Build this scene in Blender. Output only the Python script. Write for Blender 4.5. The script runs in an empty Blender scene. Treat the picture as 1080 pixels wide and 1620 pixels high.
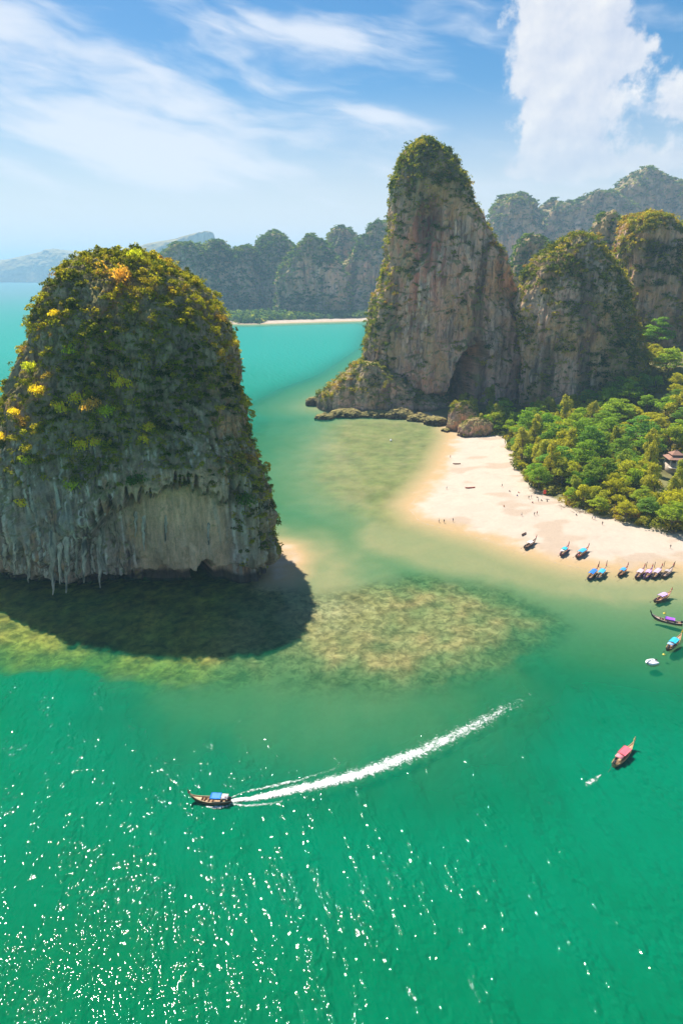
import bpy, bmesh, math, random
import numpy as np
from mathutils import Vector, Matrix
from mathutils.bvhtree import BVHTree

# ------------------------------------------------------------------ camera, sky, sun, exposure
scene = bpy.context.scene
COL = scene.collection
R = math.radians
CAM_H, PITCH, FOCAL = 100.0, R(20.8), 1000.0     # drone 100 m over the bay; focal length in photo pixels (1080 x 1620)
cd = bpy.data.cameras.new('camera')
cd.sensor_fit = 'VERTICAL'; cd.sensor_height = 36.0; cd.lens = 36.0 * FOCAL / 1620.0
cd.clip_start = 1.0; cd.clip_end = 60000.0
cam = bpy.data.objects.new('camera', cd); COL.objects.link(cam)
cam.location = (0, 0, CAM_H); cam.rotation_euler = (R(90) - PITCH, 0, 0)
scene.camera = cam

SUN_AZ, SUN_EL = R(-31), R(55.5)                   # azimuth from +Y towards +X; the sun stands ahead and to the left
sun_dir = Vector((math.sin(SUN_AZ) * math.cos(SUN_EL), math.cos(SUN_AZ) * math.cos(SUN_EL), math.sin(SUN_EL)))
sl = bpy.data.lights.new('sun', 'SUN'); sl.energy = 4.7; sl.angle = R(0.53); sl.color = (1.0, 0.93, 0.82)
so = bpy.data.objects.new('sun', sl); COL.objects.link(so)
so.rotation_euler = (-sun_dir).to_track_quat('-Z', 'Y').to_euler(); so.location = (0, 0, 400)

scene.view_settings.view_transform = 'Standard'; scene.view_settings.look = 'None'
scene.view_settings.exposure = 0.88; scene.view_settings.gamma = 1.0
scene.view_settings.use_curve_mapping = False
scene.cycles.use_denoising = True
scene.cycles.max_bounces = 6; scene.cycles.diffuse_bounces = 3; scene.cycles.glossy_bounces = 2
scene.cycles.transmission_bounces = 2; scene.cycles.transparent_max_bounces = 10; scene.cycles.volume_bounces = 1
scene.cycles.sample_clamp_indirect = 6.0


class E:
    """a node socket with arithmetic, so that shader maths can be written as expressions"""
    def __init__(s, nt, o): s.nt, s.o = nt, o
    def _b(s, op, a, b=None, c=None):
        n = s.nt.nodes.new('ShaderNodeMath'); n.operation = op
        for i, v in enumerate((a, b, c)):
            if v is None: continue
            if isinstance(v, E): s.nt.links.new(v.o, n.inputs[i])
            else: n.inputs[i].default_value = v
        return E(s.nt, n.outputs[0])
    def __add__(s, v): return s._b('ADD', s, v)
    __radd__ = __add__
    def __sub__(s, v): return s._b('SUBTRACT', s, v)
    def __rsub__(s, v): return s._b('SUBTRACT', v, s)
    def __mul__(s, v): return s._b('MULTIPLY', s, v)
    __rmul__ = __mul__
    def __truediv__(s, v): return s._b('DIVIDE', s, v)
    def __neg__(s): return s * -1.0
    def f(s, op, b=None, c=None): return s._b(op, s, b, c)
    def clamp(s):
        r = s._b('ADD', s, 0.0); r.o.node.use_clamp = True; return r
    def ss(s, a, b):
        n = s.nt.nodes.new('ShaderNodeMapRange'); n.interpolation_type = 'SMOOTHSTEP'
        s.nt.links.new(s.o, n.inputs[0]); n.inputs[1].default_value = a; n.inputs[2].default_value = b
        return E(s.nt, n.outputs[0])


def link(nt, a, sock):
    if isinstance(a, E): nt.links.new(a.o, sock)
    elif hasattr(a, 'is_output'): nt.links.new(a, sock)
    else: sock.default_value = a


def node(nt, typ, **ins):
    n = nt.nodes.new(typ)
    for k, v in ins.items():
        k2 = k.replace('_', ' ')
        link(nt, v, n.inputs[k2])
    return n


def vec(nt, x, y, z):
    n = nt.nodes.new('ShaderNodeCombineXYZ')
    for i, v in enumerate((x, y, z)): link(nt, v, n.inputs[i])
    return n.outputs[0]


def noise(nt, v, scale=1.0, detail=4.0, rough=0.5, dist=0.0):
    n = node(nt, 'ShaderNodeTexNoise', Vector=v, Scale=scale, Detail=detail, Roughness=rough, Distortion=dist)
    return E(nt, n.outputs[0])


def mix(nt, fac, a, b, blend='MIX'):
    n = nt.nodes.new('ShaderNodeMix'); n.data_type = 'RGBA'; n.blend_type = blend
    link(nt, fac, n.inputs[0])
    for s, v in ((6, a), (7, b)):
        if isinstance(v, (tuple, list)): n.inputs[s].default_value = (*v[:3], 1)
        else: link(nt, v, n.inputs[s])
    return n.outputs[2]


# --- the sky: Nishita daylight with thin cirrus and two cumulus towers, laid out by compass direction
world = bpy.data.worlds.new('World'); scene.world = world
world.cycles.sampling_method = 'MANUAL'; world.cycles.sample_map_resolution = 512
world.use_nodes = True
nt = world.node_tree; nt.nodes.clear()
sky = nt.nodes.new('ShaderNodeTexSky'); sky.sky_type = 'NISHITA'; sky.sun_disc = False
sky.sun_elevation = SUN_EL; sky.sun_rotation = SUN_AZ
sky.altitude = 0; sky.air_density = 1.0; sky.dust_density = 0.6; sky.ozone_density = 2.5
tc = nt.nodes.new('ShaderNodeTexCoord')
sep = nt.nodes.new('ShaderNodeSeparateXYZ'); nt.links.new(tc.outputs['Generated'], sep.inputs[0])
dx, dy, dz = (E(nt, sep.outputs[i]) for i in range(3))
az = dx.f('ARCTAN2', dy) * 57.29578          # degrees, 0 = straight ahead (+Y), + = right
el = dz.f('ARCSINE') * 57.29578


def blob(a, e, ra, re, rot=0.0):
    c, s = math.cos(R(rot)), math.sin(R(rot))
    u = ((az - a) * c + (el - e) * s) / ra
    v = ((el - e) * c - (az - a) * s) / re
    return ((u * u + v * v) * -1.0).f('EXPONENT')


# cirrus
tilt = math.tan(R(-9))
cu = az * 0.11; cv = (el - az * tilt) * 0.55
warp = noise(nt, vec(nt, cu, cv * 0.5, 3.0), 0.9, 3.0)
ci = noise(nt, vec(nt, cu + warp * 0.9, cv * 0.8 + warp * 1.3, 0.0), 1.0, 8.0, 0.53)
ci2 = noise(nt, vec(nt, cu * 0.45, cv * 0.5 + warp, 7.0), 1.0, 5.0, 0.55)
veil = (blob(-17, 13.0, 13, 3.0, -8) * 0.55 + blob(-16, 9.0, 15, 2.6, -3) * 0.6 + blob(-4, 16.5, 11, 1.5, -10) * 0.62
        + blob(-27, 15.0, 6, 2.2, 0) * 0.4 + blob(2, 11.2, 6.5, 0.7, -1) * 0.3 + blob(-14, 7.6, 5, 1.2, -8) * 0.45)
cir = ((ci + ci2 * 0.6 - 0.78 + veil * 0.42)).ss(0.0, 0.42) * (1.0 - el.ss(24.0, 60.0) * 0.7) * 0.85
# cumulus (stand in the right-hand third, one more behind the frame edge, and others round the compass)
wn = noise(nt, vec(nt, az * 0.22, el * 0.22, 1.7), 1.0, 7.0, 0.56)
wn2 = noise(nt, vec(nt, az * 0.9, el * 0.9, 5.1), 1.0, 5.0, 0.6)
body = (blob(16.6, 18.5, 4.6, 3.4, 0) * 1.0 + blob(16.0, 13.2, 4.4, 2.8, 0) * 0.95 + blob(17.5, 9.3, 4.6, 2.4, 0) * 0.8 + blob(21.0, 14.2, 2.4, 1.5, 15) * 0.7
        + blob(26.2, 11.6, 3.0, 1.9, -8) * 1.0 + blob(15.0, 7.3, 6.0, 0.9, 0) * 0.55 + blob(24.5, 7.4, 6.0, 1.5, 0) * 0.6
        + blob(-60, 10, 9, 5) + blob(70, 9, 8, 5) + blob(130, 12, 10, 6) + blob(-120, 10, 9, 6) + blob(180, 9, 9, 5))
cum = (body + (wn - 0.5) * 1.5 + (wn2 - 0.5) * 0.75).ss(0.34, 0.64)
wl = noise(nt, vec(nt, az * 0.22 - 0.16, el * 0.22 + 0.16, 1.7), 1.0, 7.0, 0.56); wl2 = noise(nt, vec(nt, az * 0.9 - 0.25, el * 0.9 + 0.25, 5.1), 1.0, 5.0, 0.6)
shade = (0.52 + (wn - wl) * 2.6 + (wn2 - wl2) * 0.35).clamp()          # billows turned towards the sun are whiter
hs = node(nt, 'ShaderNodeHueSaturation', Hue=0.497, Saturation=1.5, Value=0.66, Color=sky.outputs[0])
skyc = hs.outputs[0]
lowhaze = (1.0 - el.ss(0.0, 13.5)).f('POWER', 0.8)
skyc = mix(nt, lowhaze * 0.95, skyc, (5.55, 5.45, 5.5))
skyc = mix(nt, cir, skyc, (5.5, 5.7, 6.2))
cumc = mix(nt, shade, (3.9, 4.25, 5.2), (6.1, 5.95, 5.9))
skyc = mix(nt, cum * (0.35 + 0.6 * el.ss(4.0, 12.0)), skyc, cumc)
bg = node(nt, 'ShaderNodeBackground', Color=skyc, Strength=0.09)
wo = nt.nodes.new('ShaderNodeOutputWorld'); nt.links.new(bg.outputs[0], wo.inputs[0])

# ------------------------------------------------------------------ helpers
CP, SP = math.cos(PITCH), math.sin(PITCH)


def ray(px, py):
    u, v = (px - 540) / FOCAL, (810 - py) / FOCAL
    return u, CP + v * SP, -SP + v * CP


def gp(px, py, z=0.0):
    """where the sight line through a photo point meets the level z"""
    a, b, c = ray(px, py); t = (z - CAM_H) / c
    return a * t, b * t


def at(px, py, Y):
    """where it meets the upright plane Y metres ahead"""
    a, b, c = ray(px, py); t = Y / b
    return a * t, CAM_H + c * t


rs = np.random.RandomState(11)
_perm = np.tile(rs.permutation(256), 3)
_g = rs.normal(size=(256, 3)); _g /= np.linalg.norm(_g, axis=1)[:, None]


_g4 = np.ascontiguousarray(_g.astype(np.float32)); _gx, _gy, _gz = (np.ascontiguousarray(_g4[:, i]) for i in range(3))
_p32 = _perm.astype(np.int32)


def pn(x, y, z):
    """gradient noise"""
    shp = np.broadcast_shapes(np.shape(x), np.shape(y), np.shape(z))
    def pre(q):
        q = np.asarray(q, np.float32); i = np.floor(q); f = q - i; i = i.astype(np.int32) & 255
        return i, f, f * f * f * (f * (f * 6 - 15) + 10)
    (xi, xf, u), (yi, yf, v), (zi, zf, w) = pre(x), pre(y), pre(z)
    def lp(a, b, t): return a + t * (b - a)
    r = []
    for i in (0, 1):
        px = _p32[xi + i]; rj = []
        for j in (0, 1):
            pxy = _p32[px + yi + j]; rk = []
            for k in (0, 1):
                h = _p32[pxy + zi + k]
                rk.append(_gx[h] * (xf - i) + _gy[h] * (yf - j) + _gz[h] * (zf - k))
            rj.append(lp(rk[0], rk[1], w))
        r.append(lp(rj[0], rj[1], v))
    return np.broadcast_to(1.5 * lp(r[0], r[1], u), shp)


def fbm(x, y, z, o=4, g=0.5):
    r, a = 0, 1.0
    for i in range(o):
        r = r + a * pn(np.asarray(x) * 2 ** i + 17.3 * i, np.asarray(y) * 2 ** i - 9.1 * i, np.asarray(z) * 2 ** i + 4.7 * i); a *= g
    return r


def ss(a, b, x):
    t = np.clip((x - a) / (b - a), 0, 1); return t * t * (3 - 2 * t)


def mesh_from(name, V, F, mats=(), smooth=True):
    """V (n,3), F (m,3|4) index array"""
    V = np.asarray(V, np.float32); F = np.asarray(F, np.int32)
    me = bpy.data.meshes.new(name); k = F.shape[1]
    me.vertices.add(len(V)); me.vertices.foreach_set('co', V.ravel())
    me.loops.add(F.size); me.loops.foreach_set('vertex_index', F.ravel())
    me.polygons.add(len(F)); me.polygons.foreach_set('loop_start', np.arange(0, F.size, k, dtype=np.int32))
    me.update(calc_edges=True); me.validate()
    if smooth: me.polygons.foreach_set('use_smooth', np.ones(len(me.polygons), bool))
    for m in mats: me.materials.append(m)
    return me


def obj(name, me, parent=None, loc=None):
    o = bpy.data.objects.new(name, me); COL.objects.link(o)
    if parent: o.parent = parent
    if loc is not None: o.location = loc
    return o


def empty(name, loc=(0, 0, 0), rz=0.0):
    o = bpy.data.objects.new(name, None); COL.objects.link(o); o.location = loc; o.rotation_euler = (0, 0, rz)
    o.empty_display_size = 0.5
    return o


def tag(o, label=None, cat=None, group=None, kind=None):
    if label: o['label'] = label
    if cat: o['category'] = cat
    if group: o['group'] = group
    if kind: o['kind'] = kind
    return o


def set_attr(me, name, arr):
    arr = np.asarray(arr, np.float32)
    if arr.ndim == 1:
        a = me.attributes.new(name, 'FLOAT', 'POINT'); a.data.foreach_set('value', arr)
    else:
        if arr.shape[1] == 3: arr = np.concatenate([arr, np.ones((len(arr), 1), np.float32)], 1)
        a = me.attributes.new(name, 'FLOAT_COLOR', 'POINT'); a.data.foreach_set('color', arr.ravel())


def mat(name):
    m = bpy.data.materials.new(name); m.use_nodes = True; m.node_tree.nodes.clear(); return m, m.node_tree


def out(nt, sh): 
    o = nt.nodes.new('ShaderNodeOutputMaterial'); nt.links.new(sh, o.inputs['Surface'])


def plain(name, col, rough=0.6, spec=0.3, var=0.25, scale=3.0, use_obj_color=False):
    m, nt = mat(name)
    tc = nt.nodes.new('ShaderNodeTexCoord')
    n = noise(nt, tc.outputs['Object'], scale, 5.0, 0.6)
    c = (*col, 1)
    if use_obj_color:
        oi = nt.nodes.new('ShaderNodeObjectInfo'); c = oi.outputs['Color']
    f = n * (2 * var) + (1 - var)
    cc = mix(nt, 1.0, c, vec(nt, f, f, f), 'MULTIPLY')
    p = node(nt, 'ShaderNodeBsdfPrincipled', Base_Color=cc, Roughness=rough, Specular_IOR_Level=spec)
    out(nt, p.outputs[0]); return m


# ------------------------------------------------------------------ materials of the land
def rock_material():
    m, nt = mat('limestone')
    at_ = nt.nodes.new('ShaderNodeAttribute'); at_.attribute_name = 'Col'
    tc = nt.nodes.new('ShaderNodeTexCoord')
    sp = nt.nodes.new('ShaderNodeSeparateXYZ'); nt.links.new(tc.outputs['Object'], sp.inputs[0])
    v = vec(nt, E(nt, sp.outputs[0]), E(nt, sp.outputs[1]), E(nt, sp.outputs[2]) * 0.22)
    n1 = noise(nt, v, 0.9, 6.0, 0.65)
    n2 = noise(nt, tc.outputs['Object'], 2.2, 5.0, 0.7)
    f = (n1 * 1.9 + n2 * 1.3 - 0.22).f('MAXIMUM', 0.2)
    c = mix(nt, 1.0, at_.outputs['Color'], vec(nt, f, f, f), 'MULTIPLY')
    b = node(nt, 'ShaderNodeBump', Strength=1.0, Distance=0.8, Height=n1 * 0.8 + n2 * 0.5)
    p = node(nt, 'ShaderNodeBsdfPrincipled', Base_Color=c, Roughness=0.9, Specular_IOR_Level=0.15, Normal=b.outputs[0])
    out(nt, p.outputs[0]); return m


def leaf_material(name, stops, scale, use_obj=False):
    """leaf colours picked from a ramp by where the plant stands (clusters) and plant by plant"""
    m, nt = mat(name)
    oi = nt.nodes.new('ShaderNodeObjectInfo')
    if use_obj:
        base = oi.outputs['Color']
    else:
        f = noise(nt, oi.outputs['Location'], scale, 3.0, 0.6) * 1.5 - 0.25 + (E(nt, oi.outputs['Random']) - 0.5) * 0.8
        cr = nt.nodes.new('ShaderNodeValToRGB'); link(nt, f.clamp(), cr.inputs[0])
        els = cr.color_ramp.elements
        while len(els) < len(stops): els.new(0.5)
        for e_, (p_, c_) in zip(els, stops): e_.position = p_; e_.color = (*c_, 1)
        base = cr.outputs[0]
    g = nt.nodes.new('ShaderNodeNewGeometry')
    n = E(nt, g.outputs['Random Per Island'])
    k = n * 0.7 + 0.65
    c = mix(nt, 1.0, base, vec(nt, k, k, k * 0.95), 'MULTIPLY')
    d = node(nt, 'ShaderNodeBsdfDiffuse', Color=c)
    t = node(nt, 'ShaderNodeBsdfTranslucent', Color=mix(nt, 1.0, c, (1.45, 1.45, 0.5), 'MULTIPLY'))
    mx = node(nt, 'ShaderNodeMixShader', Fac=0.55); nt.links.new(d.outputs[0], mx.inputs[1]); nt.links.new(t.outputs[0], mx.inputs[2])
    out(nt, mx.outputs[0]); return m


ROCK = rock_material()
LEAF_ROCK = leaf_material('cliff_shrub_leaf', [(0.0, (0.06, 0.085, 0.02)), (0.22, (0.13, 0.16, 0.025)), (0.45, (0.27, 0.27, 0.03)),
                                            (0.68, (0.42, 0.39, 0.035)), (0.88, (0.52, 0.41, 0.05)), (1.0, (0.42, 0.25, 0.08))], 0.06)
LEAF_TOWER = leaf_material('tower_shrub_leaf', [(0.0, (0.05, 0.09, 0.025)), (0.35, (0.14, 0.18, 0.03)), (0.62, (0.28, 0.28, 0.04)),
                                             (0.85, (0.45, 0.36, 0.05)), (1.0, (0.40, 0.24, 0.08))], 0.02)
LEAF_FAR = leaf_material('far_forest_leaf', [(0.0, (0.04, 0.09, 0.035)), (0.5, (0.09, 0.16, 0.045)), (0.8, (0.18, 0.24, 0.05)),
                                          (1.0, (0.28, 0.27, 0.07))], 0.01)
LEAF_TREE = leaf_material('tree_leaf', [], 1, use_obj=True)
BARK = plain('bark', (0.16, 0.12, 0.085), 0.9, 0.1)

# ------------------------------------------------------------------ the ground and the bay
beach_px = [(703, 672), (712, 690), (700, 720), (688, 746), (664, 776), (643, 800), (663, 822), (720, 838), (775, 853), (830, 874), (900, 892),
            (960, 900), (1010, 901), (1080, 897), (1250, 888)]
land = [gp(*p) for p in beach_px] + [(430, 255), (900, 330), (2600, 900), (2600, 2600), (-350, 2600), (-350, 1620), (-262, 1420), (-222, 1352), (-186, 1346),
        (-100, 1385), (0, 1420), (75, 1450), (120, 1300), (90, 900), (40, 640), (10, 560), (-5, 500), (20, 480), (45, 470)]
edge_px = [(700, 660), (735, 690), (760, 688), (797, 690), (808, 712), (816, 742), (834, 766), (858, 785), (893, 800), (930, 814), (985, 828), (1040, 840), (1100, 846), (1250, 850)]
edge = [gp(*p, 1.5) for p in edge_px]
near_foot = [gp(-80, 925), gp(443, 928)]


def poly_sd(P, X, Y):
    """signed distance to a closed polygon, + inside"""
    P = np.asarray(P); d = np.full(X.shape, 1e12); ins = np.zeros(X.shape, bool)
    for (x0, y0), (x1, y1) in zip(P, np.roll(P, -1, 0)):
        ex, ey = x1 - x0, y1 - y0
        t = np.clip(((X - x0) * ex + (Y - y0) * ey) / (ex * ex + ey * ey + 1e-9), 0, 1)
        d = np.minimum(d, (X - x0 - t * ex) ** 2 + (Y - y0 - t * ey) ** 2)
        if y0 != y1: ins ^= ((y0 > Y) != (y1 > Y)) & (X < ex * (Y - y0) / (y1 - y0) + x0)
    d = np.sqrt(d); return np.where(ins, d, -d)


reefA = [gp(*p) for p in [(440, 930), (500, 940), (560, 930), (640, 905), (720, 915), (800, 935), (880, 965), (905, 985), (880, 1010), (800, 1050), (700, 1090), (600, 1092),
                          (500, 1085), (440, 1075), (420, 1000)]]
reefB = [gp(*p) for p in [(-260, 900), (100, 900), (440, 900), (470, 1010), (430, 1075), (330, 1088), (250, 1080), (120, 1062), (0, 1055), (-150, 1045), (-300, 1030)]]
bank = [gp(*p) for p in [(440, 850), (475, 860), (500, 870), (540, 900), (590, 960), (560, 1010), (490, 1005), (430, 930), (380, 850)]]
spit = [gp(*p) for p in [(430, 862), (458, 866), (470, 880), (462, 908), (450, 920), (425, 922)]]
lagoon = [gp(*p) for p in [(560, 664), (640, 664), (705, 668), (715, 690), (690, 745), (660, 780), (610, 815), (560, 790), (520, 740), (540, 690)]]
shelf = [gp(*p) for p in [(600, 800), (640, 780), (680, 820), (800, 850), (1000, 890), (1300, 880), (1300, 935), (1000, 945), (860, 930), (760, 905), (650, 880), (590, 860)]]


def ground_z(X, Y):
    w1 = fbm(X / 30, Y / 30, 0.3, 3) ; w2 = fbm(X / 7, Y / 7, 5.3, 3)
    dl = poly_sd(land, X, Y) + w2 * 0.8
    far = ss(700, 1000, Y)
    z = np.where(dl > 0, np.minimum(dl * 0.055, 1.5 + dl * 0.014), np.maximum(dl * 0.035, -1.2 + dl * 0.02))
    z = np.maximum(z, -7 - 4 * ss(0, 150, -dl))
    def add(z, poly, top, soft, wob, amp, edge_drop=0.0):
        d = poly_sd(poly, X, Y) + w1 * wob + w2 * wob * 0.35
        rim = edge_drop * (1 - ss(0, 16, d))
        return np.maximum(z, top + amp * w2 - rim + np.minimum(d, 0) * soft)
    z = add(z, reefA, -0.62, 0.30, 5.5, 0.3, 0.75)
    z = add(z, reefB, -0.6, 0.34, 4, 0.3, 0.9)
    z = add(z, bank, -0.55, 0.035, 5, 0.12)
    z = add(z, spit, 0.15, 0.07, 1.5, 0.05)
    z = add(z, lagoon, -0.5, 0.03, 4, 0.12)
    z = add(z, shelf, -0.55, 0.06, 3, 0.08)
    de = -np.interp(X, [e[0] for e in edge], [e[1] for e in edge]) + Y
    inland = np.clip(poly_sd(forest_poly, X, Y), 0, 1e5)
    hill = 36 * ss(150, 275, X) * ss(300, 440, Y) + 6 * ss(90, 200, X) * ss(360, 500, Y)
    z = z + np.where(inland > 0, ss(0, 25, inland) * (1.2 + hill) + w1 * 0.5 * ss(0, 20, inland), 0)
    z = z + far * np.clip(dl - 60, 0, 400) * 0.015 * (dl > 60)
    return z


forest_poly = edge + [(430, 300), (900, 360), (900, 900), (150, 900), (60, 600), (40, 520)]


def axis(segs):
    r = [np.array([segs[0][0]])]
    for a, b, st in segs:
        r.append(np.linspace(a, b, max(2, int(round((b - a) / st)) + 1))[1:])
    return np.concatenate(r)


gx = axis([(-22000, -2000, 4000), (-2000, -400, 100), (-400, -150, 8), (-150, 200, 1.35), (200, 440, 4), (440, 2600, 60), (2600, 22000, 4000)])
gy = axis([(-3000, 40, 300), (40, 120, 8), (120, 420, 1.35), (420, 520, 2.5), (520, 1300, 30), (1300, 1700, 8), (1700, 2800, 60), (2800, 30000, 3000)])
GX, GY = np.meshgrid(gx, gy)
GZ = ground_z(GX.ravel(), GY.ravel()).reshape(GX.shape)
n_, m_ = GX.shape
idx = np.arange(n_ * m_).reshape(n_, m_)
quads = np.stack([idx[:-1, :-1], idx[:-1, 1:], idx[1:, 1:], idx[1:, :-1]], -1).reshape(-1, 4)
V = np.stack([GX.ravel(), GY.ravel(), GZ.ravel()], 1)
# ground colours: coral sand, wet sand, brown and olive reef, forest litter
x_, y_, z_ = V.T
rA = ss(-4, 6, np.maximum(poly_sd(reefA, x_, y_), poly_sd(reefB, x_, y_)) + 4 * fbm(x_ / 14, y_ / 14, 2.2, 3))
lag = ss(-25, 10, poly_sd(lagoon, x_, y_) + 8 * fbm(x_ / 20, y_ / 20, 8.2, 3))
sandbank = ss(-8, 14, np.maximum(poly_sd(bank, x_, y_), poly_sd(shelf, x_, y_)) + 6 * fbm(x_ / 12, y_ / 12, 3.1, 3))
fo = ss(-2, 4, poly_sd(forest_poly, x_, y_) + 3 * fbm(x_ / 6, y_ / 6, 1.1, 3))
n1 = fbm(x_ / 9, y_ / 9, 0.7, 5, 0.6)[:, None]; n2 = fbm(x_ / 2.6, y_ / 2.6, 3.7, 3, 0.6)[:, None]
sand = np.array([0.51, 0.42, 0.335]) * (1 + 0.05 * n1 + 0.03 * n2)
wet = np.array([0.45, 0.315, 0.165])
trk = np.abs(fbm(x_ / 26 + 0.3 * n1[:, 0], y_ / 60, 6.6, 2)); trk2 = np.abs(fbm(x_ / 40, y_ / 22, 1.9, 2))
sand = sand * (1 - 0.09 * (1 - ss(0.0, 0.02, trk)) - 0.10 * (1 - ss(0.0, 0.018, trk2)) * ss(-0.2, 0.3, n1[:, 0]))[:, None]
damp_ = ss(0.16, 0.36, fbm(x_ / 24, y_ / 16, 12.1, 3))[:, None]
sand = sand + (np.array([0.42, 0.32, 0.235]) - sand) * damp_ * 0.75
c = sand + (wet - sand) * (1 - ss(-0.05, 0.55, z_ + 0.25 * n1[:, 0]))[:, None]
reefc = np.array([0.37, 0.235, 0.10]) + np.clip(n1 * 0.45 + n2 * 0.8 + fbm(x_ / 1.6, y_ / 1.6, 2.0, 2)[:, None] * 0.6, -0.9, 1.3) * np.array([0.13, 0.09, 0.04])
reefc = np.clip(reefc, 0.03, 0.6)
olive = np.array([0.30, 0.225, 0.08]) * (1 + 0.35 * n1 + 0.2 * n2)
under = (z_ < 0.0)
c = c + (olive - c) * (lag * (1 - ss(-0.6, -0.1, z_)))[:, None] * 0.85
c = c + (reefc - c) * (rA * (1 - ss(-0.5, 0.0, z_)) * (1 - 0.75 * ss(0, 10, poly_sd(bank, x_, y_) + 6 * n1[:, 0])))[:, None]
rB = ss(-6, 4, poly_sd(reefB, x_, y_) + 5 * n1[:, 0]) * (1 - ss(-45, -22, x_))
c = c + (np.array([0.33, 0.225, 0.03]) * (1 + 0.45 * n1 + 0.6 * n2) - c) * (rB * (z_ < -0.2) * 0.75)[:, None]
dA = poly_sd(reefA, x_, y_) + 3 * n1[:, 0]
reef_rim = ss(-5, 1, dA) * (1 - ss(4, 13, dA)) * (z_ < -0.3) * (y_ < 205)  # darker band along the near edge of the reef
c = c + (np.array([0.16, 0.12, 0.055]) * (1 + 0.5 * n2) - c) * (reef_rim * 0.28)[:, None]
litter = np.array([0.16, 0.15, 0.06]) * (1 + 0.4 * n1)
fo = np.maximum(fo, (y_ > 1300) * ss(40, 80, poly_sd(land, x_, y_)))
c = c + (litter - c) * (fo * (z_ > 0))[:, None]
c = np.clip(c, 0.01, 0.9)
me = mesh_from('ground', V, quads); set_attr(me, 'Col', c); set_attr(me, 'reef', rA * (z_ < -0.15))
m, nt = mat('sand_and_seabed')
a_ = nt.nodes.new('ShaderNodeAttribute'); a_.attribute_name = 'Col'
tc = nt.nodes.new('ShaderNodeTexCoord')
nn = noise(nt, tc.outputs['Object'], 0.8, 6.0, 0.7)
ra_ = nt.nodes.new('ShaderNodeAttribute'); ra_.attribute_name = 'reef'
coral = noise(nt, tc.outputs['Object'], 0.42, 7.0, 0.72, 0.6).ss(0.36, 0.64) - 0.5
k = nn * 0.3 + 0.85 + coral * E(nt, ra_.outputs['Fac']) * 0.85
bmp = node(nt, 'ShaderNodeBump', Strength=0.3, Distance=0.15, Height=nn)
p = node(nt, 'ShaderNodeBsdfPrincipled', Base_Color=mix(nt, 1.0, a_.outputs['Color'], vec(nt, k, k, k), 'MULTIPLY'), Roughness=0.95, Specular_IOR_Level=0.1, Normal=bmp.outputs[0])
out(nt, p.outputs[0]); me.materials.append(m)
ground = tag(obj('ground', me), kind='structure')


def gz(x, y):
    """ground height, read off the ground sheet"""
    i = int(np.clip(np.searchsorted(gx, x) - 1, 0, len(gx) - 2)); j = int(np.clip(np.searchsorted(gy, y) - 1, 0, len(gy) - 2))
    u, v = (x - gx[i]) / (gx[i + 1] - gx[i]), (y - gy[j]) / (gy[j + 1] - gy[j])
    return float((GZ[j, i] * (1 - u) + GZ[j, i + 1] * u) * (1 - v) + (GZ[j + 1, i] * (1 - u) + GZ[j + 1, i + 1] * u) * v)


# --- the sea: a clear sheet over the seabed that tints and turns milky green with the depth under it
wx = axis([(-25000, -2500, 4500), (-2500, -400, 100), (-400, -150, 10), (-150, 200, 2.0), (200, 440, 6), (440, 2600, 120), (2600, 25000, 4500)])
wy = axis([(-3000, 40, 300), (40, 120, 10), (120, 420, 2.0), (420, 520, 4), (520, 1300, 30), (1300, 1700, 12), (1700, 2800, 100), (2800, 42000, 3500)])
WX, WY = np.meshgrid(wx, wy); n_, m_ = WX.shape
idx = np.arange(n_ * m_).reshape(n_, m_)
wq = np.stack([idx[:-1, :-1], idx[:-1, 1:], idx[1:, 1:], idx[1:, :-1]], -1).reshape(-1, 4)
WV = np.stack([WX.ravel(), WY.ravel(), np.zeros(WX.size)], 1)
dep = np.clip(-ground_z(WV[:, 0], WV[:, 1]), 0, 12)
keep = (dep[wq].max(1) > 0) | (np.abs(WV[wq][:, :, 0]).max(1) > 440) | (np.abs(WV[wq][:, :, 1]).max(1) > 1700)
me = mesh_from('sea', WV, wq[keep]); set_attr(me, 'depth', dep)
m, nt = mat('sea_water')
a_ = nt.nodes.new('ShaderNodeAttribute'); a_.attribute_name = 'depth'
d = E(nt, a_.outputs['Fac'])
geo = nt.nodes.new('ShaderNodeNewGeometry')
sp = nt.nodes.new('ShaderNodeSeparateXYZ'); nt.links.new(geo.outputs['Position'], sp.inputs[0])
X, Y = E(nt, sp.outputs[0]), E(nt, sp.outputs[1])
# waves: wind chop in three sizes, crests running across the view from the left
U, W = X * 0.31 - Y * 0.95, X * 0.95 + Y * 0.31
h1 = noise(nt, vec(nt, U * 0.10, W * 0.26, 0.0), 1.0, 1.0, 0.5)
h2 = noise(nt, vec(nt, U * 0.52, W * 0.9, 4.0), 1.0, 0.0, 0.4)
h3 = noise(nt, vec(nt, U * 1.25, W * 1.7, 9.0), 1.0, 0.0, 0.5)
gust = noise(nt, vec(nt, X * 0.012, Y * 0.02, 2.0), 1.0, 3.0, 0.55)
crest = noise(nt, vec(nt, U * 0.05, W * 0.22, 6.0), 1.0, 2.0, 0.5).ss(0.36, 0.66)     # rougher along the wave crests
hh = h1 * 0.6 + (h2 * 0.29 + h3 * 0.14) * (0.45 + crest * 0.9)
bmp = node(nt, 'ShaderNodeBump', Strength=1.0, Distance=0.92, Height=hh * (0.6 + gust * 0.8) * (0.3 + 0.7 * d.ss(0.3, 3.5)))
tr = vec(nt, (d * -0.42).f('EXPONENT'), (d * -0.075).f('EXPONENT'), (d * -0.15).f('EXPONENT'))
tb = node(nt, 'ShaderNodeBsdfTransparent', Color=tr)
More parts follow.
